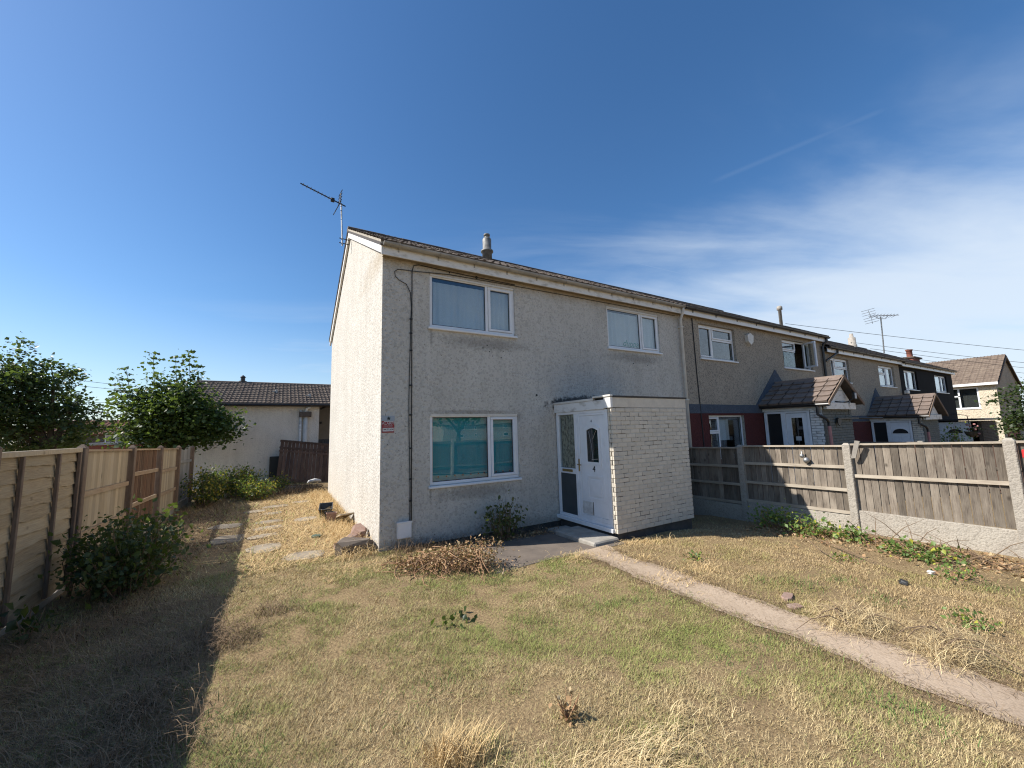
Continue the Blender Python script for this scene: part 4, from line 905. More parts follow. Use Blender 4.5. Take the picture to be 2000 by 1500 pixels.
# ------------------------------------------------------------------ left fence (x = -3.7), panels between concrete posts
FX = -3.70
LF = empty('garden_fence', (FX, 4, gz(FX, 4)), 'tall timber panel fence along the left side of the garden', 'fence')
post_y = [-4.85, -2.9, -.95, 1.0, 3.10, 5.05, 6.90, 8.80]
ptop = lambda y: 1.78-.022*(y+.9)
m = MB(); m.box(-.05, .05, -.055, .055, -2.0, -.05, .008); m.hexa([(-.05, -.055, -.05), (.05, -.055, -.05), (.05, .055, -.05), (-.05, .055, -.05), (-.012, -.012, 0), (.012, -.012, 0), (.012, .012, 0), (-.012, .012, 0)])
pme = m.mesh('post', 'wood_post')
for y in post_y: inst('post', pme, LF, (FX+.03, y, ptop(y)+.03))
def vpanel(parent, x, y0, y1, zb0, zb1, zt0, zt1, mat, railmat, nb, rails, facing=1, cap=True, arc=0.0, rw=.035, rh=.07, jit=.012, thick=.014, proud=.004, open_=0.0, gap=.009):
    """vertical feather-edge boards on rails; facing=+1 shows rails towards +x"""
    f = lambda y, a, b: a+(b-a)*(y-y0)/(y1-y0)
    m = MB()
    for r in rails:
        z0, z1 = f(y0, zb0, zb1)+(zt0-zb0)*r, zb1+(zt1-zb1)*r
        xa, xb = (x, x+rw) if facing > 0 else (x-rw, x)
        m.hexa([(xa, y0, z0-rh/2), (xb, y0, z0-rh/2), (xb, y1, z1-rh/2), (xa, y1, z1-rh/2), (xa, y0, z0+rh/2), (xb, y0, z0+rh/2), (xb, y1, z1+rh/2), (xa, y1, z1+rh/2)])
    pn = m.build('fence_panel', railmat, parent)
    bw = (y1-y0)/nb; t = MB(); h = 1.0
    a = -thick-proud
    t.hexa([(a, 0, 0), (a+thick*.5, 0, 0), (-proud, bw*(1-open_)-gap, 0), (a, bw*(1-open_)-gap, 0), (a, 0, h), (a+thick*.5, 0, h), (-proud, bw*(1-open_)-gap, h), (a, bw*(1-open_)-gap, h)])
    if facing < 0: t.v = [(-p[0], p[1], p[2]) for p in t.v]
    bme_ = t.mesh('board', mat)
    for i in range(nb):
        yy = y0+i*bw; u = (i+.5)/nb; zb = f(yy+bw/2, zb0, zb1); zt = f(yy+bw/2, zt0, zt1)-arc*math.sin(math.pi*u)
        inst('board', bme_, pn, (x+random.uniform(-.002, .002), yy, zb), (random.uniform(-jit, jit)*.3, 0, 0), (1, 1, zt-zb+random.uniform(-jit, jit)*.5))
    if cap:
        c = MB(); xa, xb = (x-.03, x+rw+.01) if facing > 0 else (x-rw-.01, x+.03)
        c.hexa([(xa, y0, zt0), (xb, y0, zt0), (xb, y1, zt1), (xa, y1, zt1), (xa, y0, zt0+.03), (xb, y0, zt0+.03), (xb, y1, zt1+.03), (xa, y1, zt1+.03)]); c.build('cap_rail', railmat, pn)
    return pn
def lap_panel(parent, y0, y1, zb, zt, n=12):
    """horizontal waney lap boards with upright battens"""
    m = MB(); L = y1-y0
    for yy in (y0, y0+L*.24, y0+L*.67, y1-.04):
        m.box(FX+.021, FX+.055, yy, yy+.04, zb+.015, zt-.045, .004)
    pn = m.build('fence_panel', 'wood_post', parent)
    h = (zt-zb)/n; V = MB(); k = 16
    for var in range(3):
        pass
    for i in range(n):
        t = MB(); z0 = zb+i*h; ph = random.random()*9
        low = [z0-.018+.010*math.sin(j*.8+ph)+.006*math.sin(j*2.1+ph) for j in range(k+1)]
        for j in range(k+1):
            yy = y0+L*j/k; t.v += [(FX+.019, yy, low[j]), (FX-.004, yy, z0+h+.01), (FX-.012, yy, z0+h+.01), (FX-.006, yy, low[j])]
        for j in range(k):
            q = j*4
            for a in range(4): t.f.append((q+a, q+4+a, q+4+(a+1) % 4, q+(a+1) % 4))
        t.build('board', 'wood_gold', pn)
    c = MB(); c.box(FX-.03, FX+.055, y0, y1, zt-.045, zt+.012, .005); c.build('cap_rail', 'wood_pale', pn)
for y0, y1 in ((-4.8, -2.96), (-2.84, -1.0), (-.89, .94)):
    yt = (y0+y1)/2; lap_panel(LF, y0, y1, -.0, ptop(yt)-.05)
gzf = lambda y: gz(FX, y)
kinds = [('wood_pale', 'wood_rail_brown', 17, (.30, .64), 0), ('wood_brown', 'wood_rail_brown', 17, (.36, .72), .45), ('wood_pale', 'wood_rail_brown', 15, (.33, .68), 0), ('wood_weathered', 'wood_weathered', 14, (.34, .72), 0)]
for (ya, yb), (mt, rm_, nb_, rl, op) in zip(zip(post_y[3:], post_y[4:]), kinds):
    arc = .13 if mt == 'wood_weathered' else 0
    vpanel(LF, FX, ya+.06, yb-.06, .06, .04, ptop(ya)-.07+(.1 if arc else 0), ptop(yb)-.07+(.1 if arc else 0), mt, rm_, nb_, (.02,)+rl, 1, not arc, arc, open_=op, proud=.002)
m = MB(); m.box(-.025, .025, 0, 1.84, -.34, .0, .004); gme = m.mesh('gravel_board', 'concrete')
for ya in post_y[:-1]: inst('gravel_board', gme, LF, (FX, ya+.055, .045 if ya > 0 else -.02))
# ------------------------------------------------------------------ right fence (x = 7.6)
RX = 7.6
RF = empty('boundary_fence', (RX, -3, gz(RX, -3)), 'weathered grey board fence with concrete posts right of the porch', 'fence')
rp = [(-1.43, 1.33), (-3.38, 1.40), (-5.26, 1.50), (-7.2, 1.52)]
m = MB(); m.box(-.055, .055, -.06, .06, -2.0, -.04, .01); m.hexa([(-.055, -.06, -.04), (.055, -.06, -.04), (.055, .06, -.04), (-.055, .06, -.04), (-.03, -.03, 0), (.03, -.03, 0), (.03, .03, 0), (-.03, .03, 0)])
pme = m.mesh('post', 'concrete_pebble')
for y, z in rp: inst('post', pme, RF, (RX-.02, y, z))
for ya, yb, zb, za_, zb_, rails, nb_ in ((-1.37, -.06, .0, 1.25, 1.22, (.04, .36, .68), 12), (-3.32, -1.49, .11, 1.33, 1.29, (.03, .36, .70), 17), (-5.20, -3.44, .22, 1.42, 1.36, (.53,), 17), (-7.14, -5.32, .26, 1.45, 1.43, (.5,), 15)):
    vpanel(RF, RX, ya, yb, zb, zb-.02, za_, zb_, 'wood_grey', 'wood_rail', nb_, rails, -1, True, rw=.04, rh=.055, gap=.010)
m = MB(); m.box(-.03, .03, 0, 1.84, -.75, 0, .005); gme = m.mesh('gravel_board', 'concrete_pebble')
for y, z in ((-1.37-.5, .0), (-3.34, .10), (-5.22, .21), (-7.16, .25)): inst('gravel_board', gme, RF, (RX-.012, y, z))
m = MB(); m.hexa([(7.49, -3.52, 1.14), (7.52, -3.52, 1.14), (7.52, -3.45, 1.13), (7.49, -3.45, 1.13), (7.47, -3.62, 1.44), (7.50, -3.62, 1.44), (7.50, -3.55, 1.45), (7.47, -3.55, 1.45)])
m.v = [(x-.09*(z-1.1), y, z) for x, y, z in m.v]
m.thing('timber_offcut', 'wood_weathered', (7.5, -3.5, 1.15), 'short grey timber offcut fixed at the top of the middle concrete post', 'timber')
orn = empty('hanging_ornament', (7.54, -2.7, 1.02), 'small shiny grey ornament hanging on the right fence', 'ornament')
m = MB(); m.lathe((7.53, -2.66, 1.14), [(.004, -.04), (.03, -.03), (.045, 0), (.03, .03), (.012, .045), (.012, .09), (.004, .1)], 12); m.build('ornament_body', 'metal', orn, True)
m = MB(); m.lathe((7.53, -2.73, 1.06), [(.004, -.06), (.04, -.045), (.06, 0), (.04, .045), (.004, .06)], 12); m.build('ornament_ball', 'metal', orn, True)
m = MB(); m.box(7.53, 7.56, -5.40, -5.36, 1.22, 1.34, .01); m.thing('red_tag', 'red', (7.54, -5.4, 1.22), 'red plastic tag by the nearest right hand fence post', 'tag')
# second fence beyond house 2
SF = empty('boundary_fence', (15.9, -3, gz(16, -3)), 'dark grey board fence beyond the porch of the grey house', 'fence')
for ya, yb in ((-2.3, -.4), (-4.3, -2.42), (-6.3, -4.42)):
    vpanel(SF, 15.9, ya, yb, -.3, -.3, 1.06, 1.04, 'wood_dark', 'wood_grey', 14, (.1, .5), -1, True)
m = MB(); m.box(-.06, .06, -.06, .06, -1.9, 0, .01); pme2 = m.mesh('post', 'concrete')
for y in (-2.36, -4.36, -.34): inst('post', pme2, SF, (15.88, y, 1.12))
# ------------------------------------------------------------------ back building, leaning gate, yard oddments
BB = empty('back_building', (-2, 12.5, 0), 'low cream building with brown tiled roof behind the garden', 'building')
m = MB(); m.box(-4.5, .05, 12.5, 17.5, -.5, 3.12); m.build('wall', 'render_shed', BB)
m = MB(); m.box(.05, 9, 14.2, 17.4, -.5, 3.1); m.build('rear_wall', 'grey_wall', BB)
m = MB(); m.box(.052, 9, 14.19, 14.2, .3, 1.62); m.build('dark_lower_wall', 'band_blue', BB)
eb = (12.2, 3.13); rb = (15.6, 4.33); LB = math.hypot(rb[0]-eb[0], rb[1]-eb[1])
m = MB(); m.extrude([(-4.7, eb[0], eb[1]), (-4.7, rb[0], rb[1]), (-4.7, 19, 3.13), (-4.7, 19, 3.03), (-4.7, rb[0], rb[1]-.1), (-4.7, eb[0], eb[1]-.1)], (13.9, 0, 0)); r_ = m.build('roof', 'tile_dark', BB)
stuff_tiles('roof_tiles', r_, 'tile_far', (-4.7, eb[0], eb[1]+.01), (1, 0, 0), (0, (rb[0]-eb[0])/LB, (rb[1]-eb[1])/LB), 46, 11, 13.9/46, LB/11, th=.04, amp=.024)
m = MB(); m.tube([(-4.7, rb[0], rb[1]+.0), (9.2, rb[0], rb[1]+.0)], .09, 8); m.build('ridge_tiles', 'tile_far', BB)
m = MB(); m.tube([(-4.7, 12.15, 3.09), (9.2, 12.15, 3.09)], .05, 7); m.build('gutter', 'gutter_black', BB)
m = MB(); m.lathe((-3.0, 15.7, 4.25), [(.16, 0), (.16, .2), (.09, .22), (.09, .36), (.13, .38), (.02, .48)], 10); m.build('roof_vent', 'gutter_black', BB)
for x, y, z in ((-1.6, 13.9, 3.78), (-.3, 13.2, 3.55)):
    m = MB(); m.tube([(x, y, z-.12), (x, y, z+.12)], .05, 7); m.box(x-.16, x+.02, y-.05, y+.05, z+.02, z+.06); m.build('roof_outlet', 'metal', BB)
m = MB(); m.tube([(-.47, 12.4, -.2), (-.47, 12.4, 2.6)], .09, 12); m.build('downpipe', 'upvc_cream', BB, True)
m = MB(); m.tube([(-.66, 12.42, -.2), (-.66, 12.42, 2.9)], .05, 8); m.build('downpipe', 'paint_white', BB, True)
m = MB(); m.box(-.72, -.26, 12.25, 12.49, 2.6, 2.82, .02); m.build('hopper', 'brick_brown', BB)
m = MB(); m.tube([(-.47, 12.38, 2.8), (-.44, 12.35, 2.95), (-.30, 12.3, 3.02)], .06, 8); m.build('hopper_spout', 'paint_white', BB)
m = MB(); m.tube([(.1, 12.4, 2.95), (.5, 12.8, 3.15), (.7, 13.2, 3.2)], .04, 7); m.build('overflow_pipe', 'gutter_black', BB)
m = MB(); m.box(.2, .3, 14.1, 14.18, 2.35, 2.45, .02); m.build('wall_light', 'black', BB)
m = MB(); m.box(-1.72, -1.25, 12.2, 12.49, .18, 1.0, .02); m.thing('dark_hatch', 'black', (-1.5, 12.4, .2), 'dark square hatch at the foot of the cream building wall', 'hatch')
# leaning timber gate
GT = empty('leaning_gate', (-.5, 11.2, 0), 'dark brown boarded gate panel leaning by the cream building', 'gate')
lean = lambda u, v, d: (-1.47+u*1.95+.12*v, 11.0+.55*v-d, .16+1.52*v-.26*u*1.0)
m = MB(); t = .02
for i in range(15):
    t_ = MB(); u0, u1 = i/15+.003, (i+1)/15-.003; d0 = random.uniform(0, .008)
    P = [lean(u0, 0, d0), lean(u1, 0, d0), lean(u1, 0, d0-.02), lean(u0, 0, d0-.02), lean(u0, 1, d0), lean(u1, 1, d0), lean(u1, 1, d0-.02), lean(u0, 1, d0-.02)]
    t_.hexa(P).build('board', 'wood_dark', GT)
for v in (.02, .72, .80, .97):
    t_ = MB(); a, b = v-.025, v+.025
    t_.hexa([lean(-.01, a, .035), lean(1.01, a, .035), lean(1.01, a, .01), lean(-.01, a, .01), lean(-.01, b, .035), lean(1.01, b, .035), lean(1.01, b, .01), lean(-.01, b, .01)]).build('rail', 'wood_dark', GT)
m = MB(); m.hexa([(-2.4, 10.6, .0), (-.3, 9.6, -.02), (-.3, 9.72, -.02), (-2.4, 10.72, .0), (-2.4, 10.6, .07), (-.3, 9.6, .05), (-.3, 9.72, .05), (-2.4, 10.72, .07)]); m.thing('timber_plank', 'wood_dark', (-1.3, 10.1, 0), 'long dark plank lying on the ground before the leaning gate', 'plank')
m = MB(); m.hexa([(-1.9, 10.0, .0), (-.6, 9.3, -.02), (-.6, 9.45, -.02), (-1.9, 10.15, .0), (-1.9, 10.0, .05), (-.6, 9.3, .04), (-.6, 9.45, .04), (-1.9, 10.15, .05)]); m.thing('timber_plank', 'wood_weathered', (-1.2, 9.7, 0), 'shorter grey plank lying in front of the long dark plank', 'plank')
m = MB(); m.tube([(-.45, 10.2, .05), (-.4, 10.2, .1), (-.2, 10.25, .13), (-.02, 10.28, .1), (.02, 10.28, .06)], [.02, .05, .07, .05, .02], 8); m.thing('plastic_bottle', 'paint_white', (-.2, 10.2, 0), 'white plastic litter lying below the leaning gate', 'litter', None, True)
# far left: red roofed house, brick garage, lamp post
RH = empty('red_roofed_house', (-14.6, 45, -.5), 'distant house with red pantiled roof seen over the left fence', 'house')
m = MB(); m.box(-20, -9, 45, 53, -.8, 2.5); m.build('wall', 'brick_brown', RH)
m = MB(); m.extrude([(-20.4, 44.6, 2.45), (-20.4, 49, 3.9), (-20.4, 53.4, 2.45)], (11.8, 0, 0)); rr = m.build('roof', 'tile_red', RH)
stuff_tiles('roof_tiles', rr, 'tile_red', (-20.4, 44.6, 2.47), (1, 0, 0), (0, .95, .313), 34, 10, 11.8/34, .46, th=.05, amp=.05, rolls=1)
m = MB(); m.box(-13.9, -13.0, 48.6, 49.4, 3.6, 4.9); m.build('chimney', 'brick_brown', RH)
window(RH, lambda u, d, v: (u, 45+d, v), -15.6, -14.0, 1.3, 2.35, [(-15.5, -14.9, 1.4, 2.25, 0), (-14.8, -14.1, 1.4, 2.25, 0)], -.04, .09, gl='glass_dark')
GA = empty('brick_garage', (-10.8, 30, -.5), 'flat roofed red brick garage seen over the left fence', 'garage')
m = MB(); m.box(-12.2, -7.5, 30, 35, -.7, 1.55); m.build('wall', 'brick_red', GA)
m = MB(); m.box(-12.3, -7.4, 29.9, 35.1, 1.551, 1.72); m.build('flat_roof', 'metal', GA)
LP = empty('lamp_post', (-17.5, 52, -.5), 'distant street lamp above the red roof', 'street lamp')
m = MB(); m.tube([(-17.5, 52, -.5), (-17.5, 52, 4.6), (-17.7, 52, 4.9), (-18.0, 52, 4.95)], [.08, .05, .04, .04], 7); m.build('pole', 'metal', LP)
m = MB(); m.box(-18.8, -17.9, 51.9, 52.1, 4.85, 5.0, .03); m.build('lamp_head', 'metal', LP)
# ------------------------------------------------------------------ overhead wires and aerials
def wire(p0, p1, sag, lab, r=.012):
    m = MB(); p0, p1 = Vector(p0), Vector(p1)
    m.tube([p0.lerp(p1, i/14)-Vector((0, 0, sag*4*(i/14)*(1-i/14))) for i in range(15)], r, 4); m.thing('overhead_wire', 'cable', tuple(p0.lerp(p1, .5)), lab, 'wire', 'overhead wires')
def at(px, py, dist): return tuple(CAM+pixray(px, py)*dist)
wire(at(1534, 632, 26), at(2200, 702, 40), .1, 'highest overhead wire crossing right of the thin flue', .011)
wire(at(1660, 668, 34), at(2200, 728, 50), .1, 'second overhead wire behind the tall aerial', .012)
wire(at(1700, 681, 34), at(2200, 739, 55), .1, 'third overhead wire just above the red chimney', .012)
wire(at(1760, 697, 44), at(2200, 751, 60), .1, 'lowest overhead wire above the far buff house', .013)
wire(at(130, 740, 40), at(330, 762, 40), .02, 'upper overhead wire between the two left trees', .012); wire(at(130, 751, 40), at(330, 770, 40), .02, 'middle overhead wire between the two left trees', .012); wire(at(130, 786, 42), at(330, 785, 42), .02, 'lower overhead wire between the two left trees', .012)
AE = empty('tv_aerial', (-.22, 3.6, 6.6), 'rooftop aerial with long boom on the gable end of the cream house', 'aerial')
m = MB(); m.tube([(-.21, 3.7, 6.55), (-.255, 3.7, 7.68)], .018, 7); m.build('mast', 'metal', AE)
for z in (6.62, 6.74):
    m = MB(); m.tube([(-.28, 3.7, z), (-.04, 3.7, z-.01)], .012, 5); m.build('bracket', 'black', AE)
d_ = Vector((-.94, -.12, .21)).normalized(); c0 = Vector((-.2, 3.7, 7.64)); side = Vector((.12, -.99, 0)).normalized(); upv = d_.cross(side).normalized()*-1
if upv.z < 0: upv = -upv
m = MB(); m.tube([c0-d_*.05, c0+d_*.30], .016, 5); m.tube([c0+d_*.30, c0+d_*1.02], .015, 5); m.build('boom', 'black', AE)
for q in np.arange(.36, 1.0, .085):
    m = MB(); p = c0+d_*float(q); m.tube([p-side*.07, p+side*.07], .006, 4); m.build('director', 'metal', AE)
for s_ in (-1, 1):
    m = MB()
    for q in (.0, .08, .16, .24):
        p = c0+d_*(.10+q*.18)+upv*s_*(.03+q*1.05); m.tube([p-side*.17, p+side*.17], .010, 4)
    m.tube([c0+d_*.1, c0+d_*.145+upv*s_*.30], .007, 4); m.build('reflector', 'black', AE)
m = MB(); p = c0+d_*.27; m.box(p.x-.045, p.x+.045, p.y-.04, p.y+.04, p.z-.05, p.z+.04, .01); m.build('dipole_box', 'black', AE)
A2 = empty('tv_aerial', (31, 2.2, 5.6), 'tall thin aerial on the roof of the black clad house', 'aerial')
b2_ = Vector(at(1727, 690, 34)); t2_ = Vector(at(1720, 619, 34)); sx2 = Vector(tuple(r2)); up2 = Vector((0, 0, 1))
m = MB(); m.tube([b2_, t2_], .035, 6); m.build('mast', 'metal', A2)
m = MB(); m.tube([t2_-sx2*.75+up2*.05, t2_+sx2*1.15+up2*.12], .022, 5); m.tube([t2_-sx2*.3, t2_-sx2*.1-up2*.12, t2_+sx2*.3-up2*.12, t2_+sx2*.45+up2*.05], .018, 5); m.build('boom', 'metal', A2)
dy2 = Vector((-.3, -.9, .3)).normalized()
for q in np.arange(-.5, 1.1, .2):
    m = MB(); p = t2_+sx2*float(q)+up2*.08; m.tube([p-dy2*.2, p+dy2*.2], .012, 4); m.build('director', 'metal', A2)
for s_ in (-1, 1):
    m = MB()
    for q in (.1, .25, .4): p = t2_-sx2*(.65+q*.2*s_)+up2*(.05+q*s_); m.tube([p-sx2*.25-dy2*.2, p+sx2*.2+dy2*.2], .012, 4)
    m.tube([t2_-sx2*.6, t2_-sx2*(.65+.09*s_)+up2*(.45*s_)], .012, 4); m.build('reflector', 'metal', A2)
# ------------------------------------------------------------------ sign on the facade
SG = empty('alarm_sign', (.11, 0, 1.8), 'small red and white alarm warning sign on the cream house corner', 'sign')
m = MB(); m.box(.012, .222, -.009, -.002, 2.005, 2.085); m.build('star_plate', 'sign_grey', SG)
star = [(.125+(.034 if i % 2 == 0 else .018)*math.sin(math.pi*i/5), 2.045+(.034 if i % 2 == 0 else .018)*math.cos(math.pi*i/5)) for i in range(10)]
m = MB(); m.extrude([(u, -.012, v) for u, v in star][::-1], (0, .002, 0)); m.build('star', 'sign_dark', SG)
m = MB(); m.box(.02, .213, -.010, -.002, 1.815, 2.002); m.build('sign_board', 'sign_red', SG)
m = MB(); m.box(.03, .205, -.012, -.0101, 1.835, 1.893); m.build('sign_panel', 'sign_white', SG)
m = MB(); m.box(.05, .205, -.012, -.0101, 1.988, 2.0); m.build('sign_strip', 'sign_white', SG)
for s_, z, b in ((.062, 1.962, 'ALARM'), (.024, 1.921, 'MONITORED')): inst('sign_lettering', text_mesh(b, s_, 'sign_white', 0, .001), SG, (.117, -.0115, z), (math.pi/2, 0, 0))
for u0, u1, z in ((.045, .085, 1.868), (.1, .125, 1.874), (.14, .17, 1.87), (.178, .198, 1.866)):
    m = MB(); m.box(u0, u1, -.0135, -.0121, z-.006, z+.004); m.build('sign_print', 'sign_dark', SG)
# ------------------------------------------------------------------ stepping stones, planters, rubble
def slab(name, x, y, rx, ry, rot, h, mat, label, cat, group=None, n=9, z=None):
    m = MB(); pts = []
    for i in range(n):
        a = 2*math.pi*i/n; k = 1/max(abs(math.cos(a)), abs(math.sin(a)))**.75*random.uniform(.86, 1.06)
        u, v = rx*k*math.cos(a), ry*k*math.sin(a); pts.append((x+u*math.cos(rot)-v*math.sin(rot), y+u*math.sin(rot)+v*math.cos(rot)))
    zz = gz(x, y)-.02 if z is None else z
    cx_, cy_ = x, y; k = len(m.v)
    m.v += [(a, b, zz) for a, b in pts]+[(a, b, zz+h) for a, b in pts]+[(cx_+(a-cx_)*.93, cy_+(b-cy_)*.93, zz+h+.006) for a, b in pts]
    m.f.append(tuple(range(2*n, 3*n)))
    for i in range(n):
        j = (i+1) % n; m.f += [(i, j, n+j, n+i), (n+i, n+j, 2*n+j, 2*n+i)]
    return m.thing(name, mat, (x, y, zz), label, cat, group)
st = [(-1.55, 1.38, .26, .30, 'pale stepping stone, large and sunlit, second nearest the house corner'), (-1.0, .58, .30, .24, 'pale stepping stone nearest the house corner'), (-1.6, 2.25, .24, .15, 'narrow stepping stone crossing the fence shadow edge'), (-1.52, 3.05, .26, .2, 'stepping stone in the middle of the sunlit row'), (-1.52, 3.75, .28, .18, 'stepping stone just past the middle of the sunlit row'), (-1.50, 4.75, .24, .16, 'small stepping stone fourth from the far end of the row'), (-1.42, 5.7, .32, .2, 'stepping stone third from the far end of the row'), (-2.15, 2.5, .26, .34, 'stepping stone in the fence shadow nearest the lawn'), (-2.3, 3.75, .3, .25, 'stepping stone deep in the fence shadow'), (-.85, 3.5, .24, .2, 'stepping stone half buried in straw towards the planters'), (-1.85, 5.3, .25, .2, 'stepping stone beside the yellow leaved shrubs'), (-.85, 6.1, .25, .18, 'farthest stepping stone by the gable wall')]
for x, y, a, b, lab in st: slab('stepping_stone', x, y, a, b, random.uniform(-.25, .25), .032, 'stone', lab, 'paving stone', 'stepping stones')
def planter(x, y, rot, l, w_, h, tilt, mat, label, name='plant_pot'):
    m = MB(); a, b = .78, .0
    def ring_(s_, z): return [(-l/2*s_, -w_/2*s_, z), (l/2*s_, -w_/2*s_, z), (l/2*s_, w_/2*s_, z), (-l/2*s_, w_/2*s_, z)]
    R_ = [ring_(.74, 0), ring_(1, h), ring_(1.06, h), ring_(1.06, h+.015), ring_(.94, h+.015), ring_(.7, .02)]
    T = Matrix.Translation((x, y, gz(x, y)+.02)) @ Matrix.Rotation(rot, 4, 'Z') @ Matrix.Rotation(tilt, 4, 'Y')
    for r in R_: m.v += [tuple(T @ Vector(p)) for p in r]
    m.f.append((3, 2, 1, 0)); m.f.append((20, 21, 22, 23))
    for i in range(5):
        for j in range(4): m.f.append((i*4+j, i*4+(j+1) % 4, i*4+4+(j+1) % 4, i*4+4+j))
    return m.thing(name, mat, (x, y, gz(x, y)), label, 'planter', 'planters by the gable wall')
planter(-.42, 3.62, 1.45, .55, .27, .2, -.1, 'plastic_black', 'black plastic trough planter tipped by the gable wall', 'trough_planter')
planter(-.42, 2.95, 1.3, .17, .17, .16, .1, 'plastic_black', 'small black pot just in front of the trough planter')
planter(-.40, 2.72, 1.5, .2, .19, .17, .05, 'terracotta', 'brown square pot, nearest of the small pots')
m = MB(); T = Matrix.Translation((-.2, 2.7, .08)) @ Matrix.Rotation(.2, 4, 'Z') @ Matrix.Rotation(-.3, 4, 'X')
t = MB(); t.box(-.14, .14, -.34, .34, -.015, .015, .005); t.box(-.14, .14, .31, .34, .015, .10, .005); t.v = [tuple(T @ Vector(p)) for p in t.v]; t.thing('wooden_tray', 'wood_pale', (-.2, 2.7, 0), 'shallow wooden tray lying beside the pots', 'tray')
def rock(name, x, y, z, rx, ry, rz_, mat, label, cat='rubble', group='rubble at the house corner', seed=0):
    r_ = random.Random(seed); m = MB(); m.box(-rx, rx, -ry, ry, -rz_, rz_, min(rx, ry, rz_)*.4)
    m.v = [tuple(Vector(p)+Vector((r_.uniform(-1, 1)*rx, r_.uniform(-1, 1)*ry, r_.uniform(-1, 1)*rz_))*.3) for p in m.v]
    T = Matrix.Translation((x, y, z)) @ Matrix.Rotation(r_.uniform(-.7, .7), 4, 'Z') @ Matrix.Rotation(r_.uniform(-.25, .25), 4, 'X')
    m.v = [tuple(T @ Vector(p)) for p in m.v]; return m.thing(name, mat, (x, y, z-rz_), label, cat, group)
rock('concrete_lump', -.33, .28, .05, .22, .15, .10, 'concrete_dark', 'broken grey concrete lump lying at the house corner', seed=3)
rock('broken_brick', -.28, .72, .05, .10, .11, .09, 'terracotta', 'pinkish broken brick behind the concrete lump', seed=4)
rock('broken_brick', -.14, .9, .1, .07, .13, .12, 'terracotta', 'red broken brick leaning on the gable wall', seed=5)
rock('broken_brick', -.12, .3, .03, .09, .10, .06, 'brick_brown', 'dark broken brick tucked against the gable corner', seed=6)
rock('broken_brick', -.48, .62, .02, .09, .07, .05, 'terracotta', 'small pink brick fragment left of the concrete lump', seed=8)
m = MB(); m.lathe((-.75, 1.6, gz(-.75, 1.6)), [(.09, 0), (.09, .03), (.06, .04), (.02, .042)], 12); m.thing('drain_cover', 'green_cover', (-.75, 1.6, 0), 'small green round cover in the straw beside the house', 'cover')
slab('brick_edging', 3.27, -4.22, .10, .05, .3, .04, 'terracotta', 'broken pink edging brick on the right side of the path', 'brick', 'edging bricks beside the path')
slab('brick_edging', 3.10, -4.36, .08, .05, -.3, .035, 'terracotta', 'flat pink edging fragment nearer the path', 'brick', 'edging bricks beside the path')
rock('dark_litter', 4.85, -4.7, gz(4.85, -4.7)+.03, .05, .035, .02, 'plastic_black', 'crumpled dark scrap lying on the dry grass right of the path', 'litter', None, seed=9)
rock('white_stone', 5.6, -4.75, gz(5.6, -4.75)+.02, .035, .03, .02, 'paint_white', 'small white stone in the grass near the right fence', 'stone', None, seed=10)
# ------------------------------------------------------------------ lawn
def on_paving(x, y):
    p = (y < -1.7) & (x > 2.50) & (x < 2.90)
    q = (y > -1.75) & (y < 0.1) & (x > 1.35) & (x < 3.5)
    h = (x > -.02) & (x < 7.8) & (y > -.02)
    pr = (x > 3.45) & (x < 5.55) & (y > -1.65) & (y < .1)
    s_ = np.zeros_like(p)
    for sx_, sy_, a, b, _ in st: s_ |= (abs(x-sx_) < a*.6) & (abs(y-sy_) < b*.6)
    return p | q | h | pr | s_
def scatter(n, x0, x1, y0, y1):
    return rng.uniform(x0, x1, n), rng.uniform(y0, y1, n)
def vnoise(x, y, cell):
    """smooth value noise, 0..1"""
    G = rng.random((256, 256)); u, v = x/cell+500, y/cell+500; i, j = np.floor(u).astype(int), np.floor(v).astype(int); a, b = u-i, v-j; a, b = a*a*(3-2*a), b*b*(3-2*b)
    g_ = lambda p, q: G[p % 256, q % 256]
    return (g_(i, j)*(1-a)+g_(i+1, j)*a)*(1-b)+(g_(i, j+1)*(1-a)+g_(i+1, j+1)*a)*b
def lawn(bands):
    parts = []
    for n, box, L, W, tl in bands:
        x, y = scatter(n, *box); dcam = np.hypot(x-CAM[0], y-CAM[1])
        keep = rng.random(n) < np.clip((4.0/np.maximum(dcam, .5))**1.5, .06, 1)
        cl = .6*vnoise(x, y, .13)+.4*vnoise(x, y, .45)
        keep &= ~on_paving(x, y) & (rng.random(n) < np.clip(2.6*(cl-.18), .10, 1)*np.where(x > 3, .62, 1.0))
        x, y = x[keep], y[keep]; k = len(x); dcam = dcam[keep]; cl = cl[keep]
        parts.append(strands(np.stack([x, y, gh(x, y)-.004], 1), rng.uniform(0, 6.28, k), rng.uniform(tl[0], tl[1], k), rng.uniform(L[0], L[1], k)*(.6+.9*cl), rng.uniform(W[0], W[1], k)*np.clip(dcam/4, 1, 3.0), 1, 1.0))
    return parts
P = lawn([(1700000, (-3.6, 5.5, -6.3, .3), (.018, .05), (.002, .0042), (.5, 1.5)),
          (170000, (2.9, 7.5, -6.5, -.6), (.02, .06), (.0025, .005), (.8, 1.55)),
          (45000, (-3.6, -.05, .2, 11), (.05, .14), (.004, .008), (.7, 1.5))])
o = strand_obj('lawn_grass', 'grass', None, *P); o['kind'] = 'stuff'; tag(o, 'dry patchy lawn grass, straw coloured with green patches', 'grass')
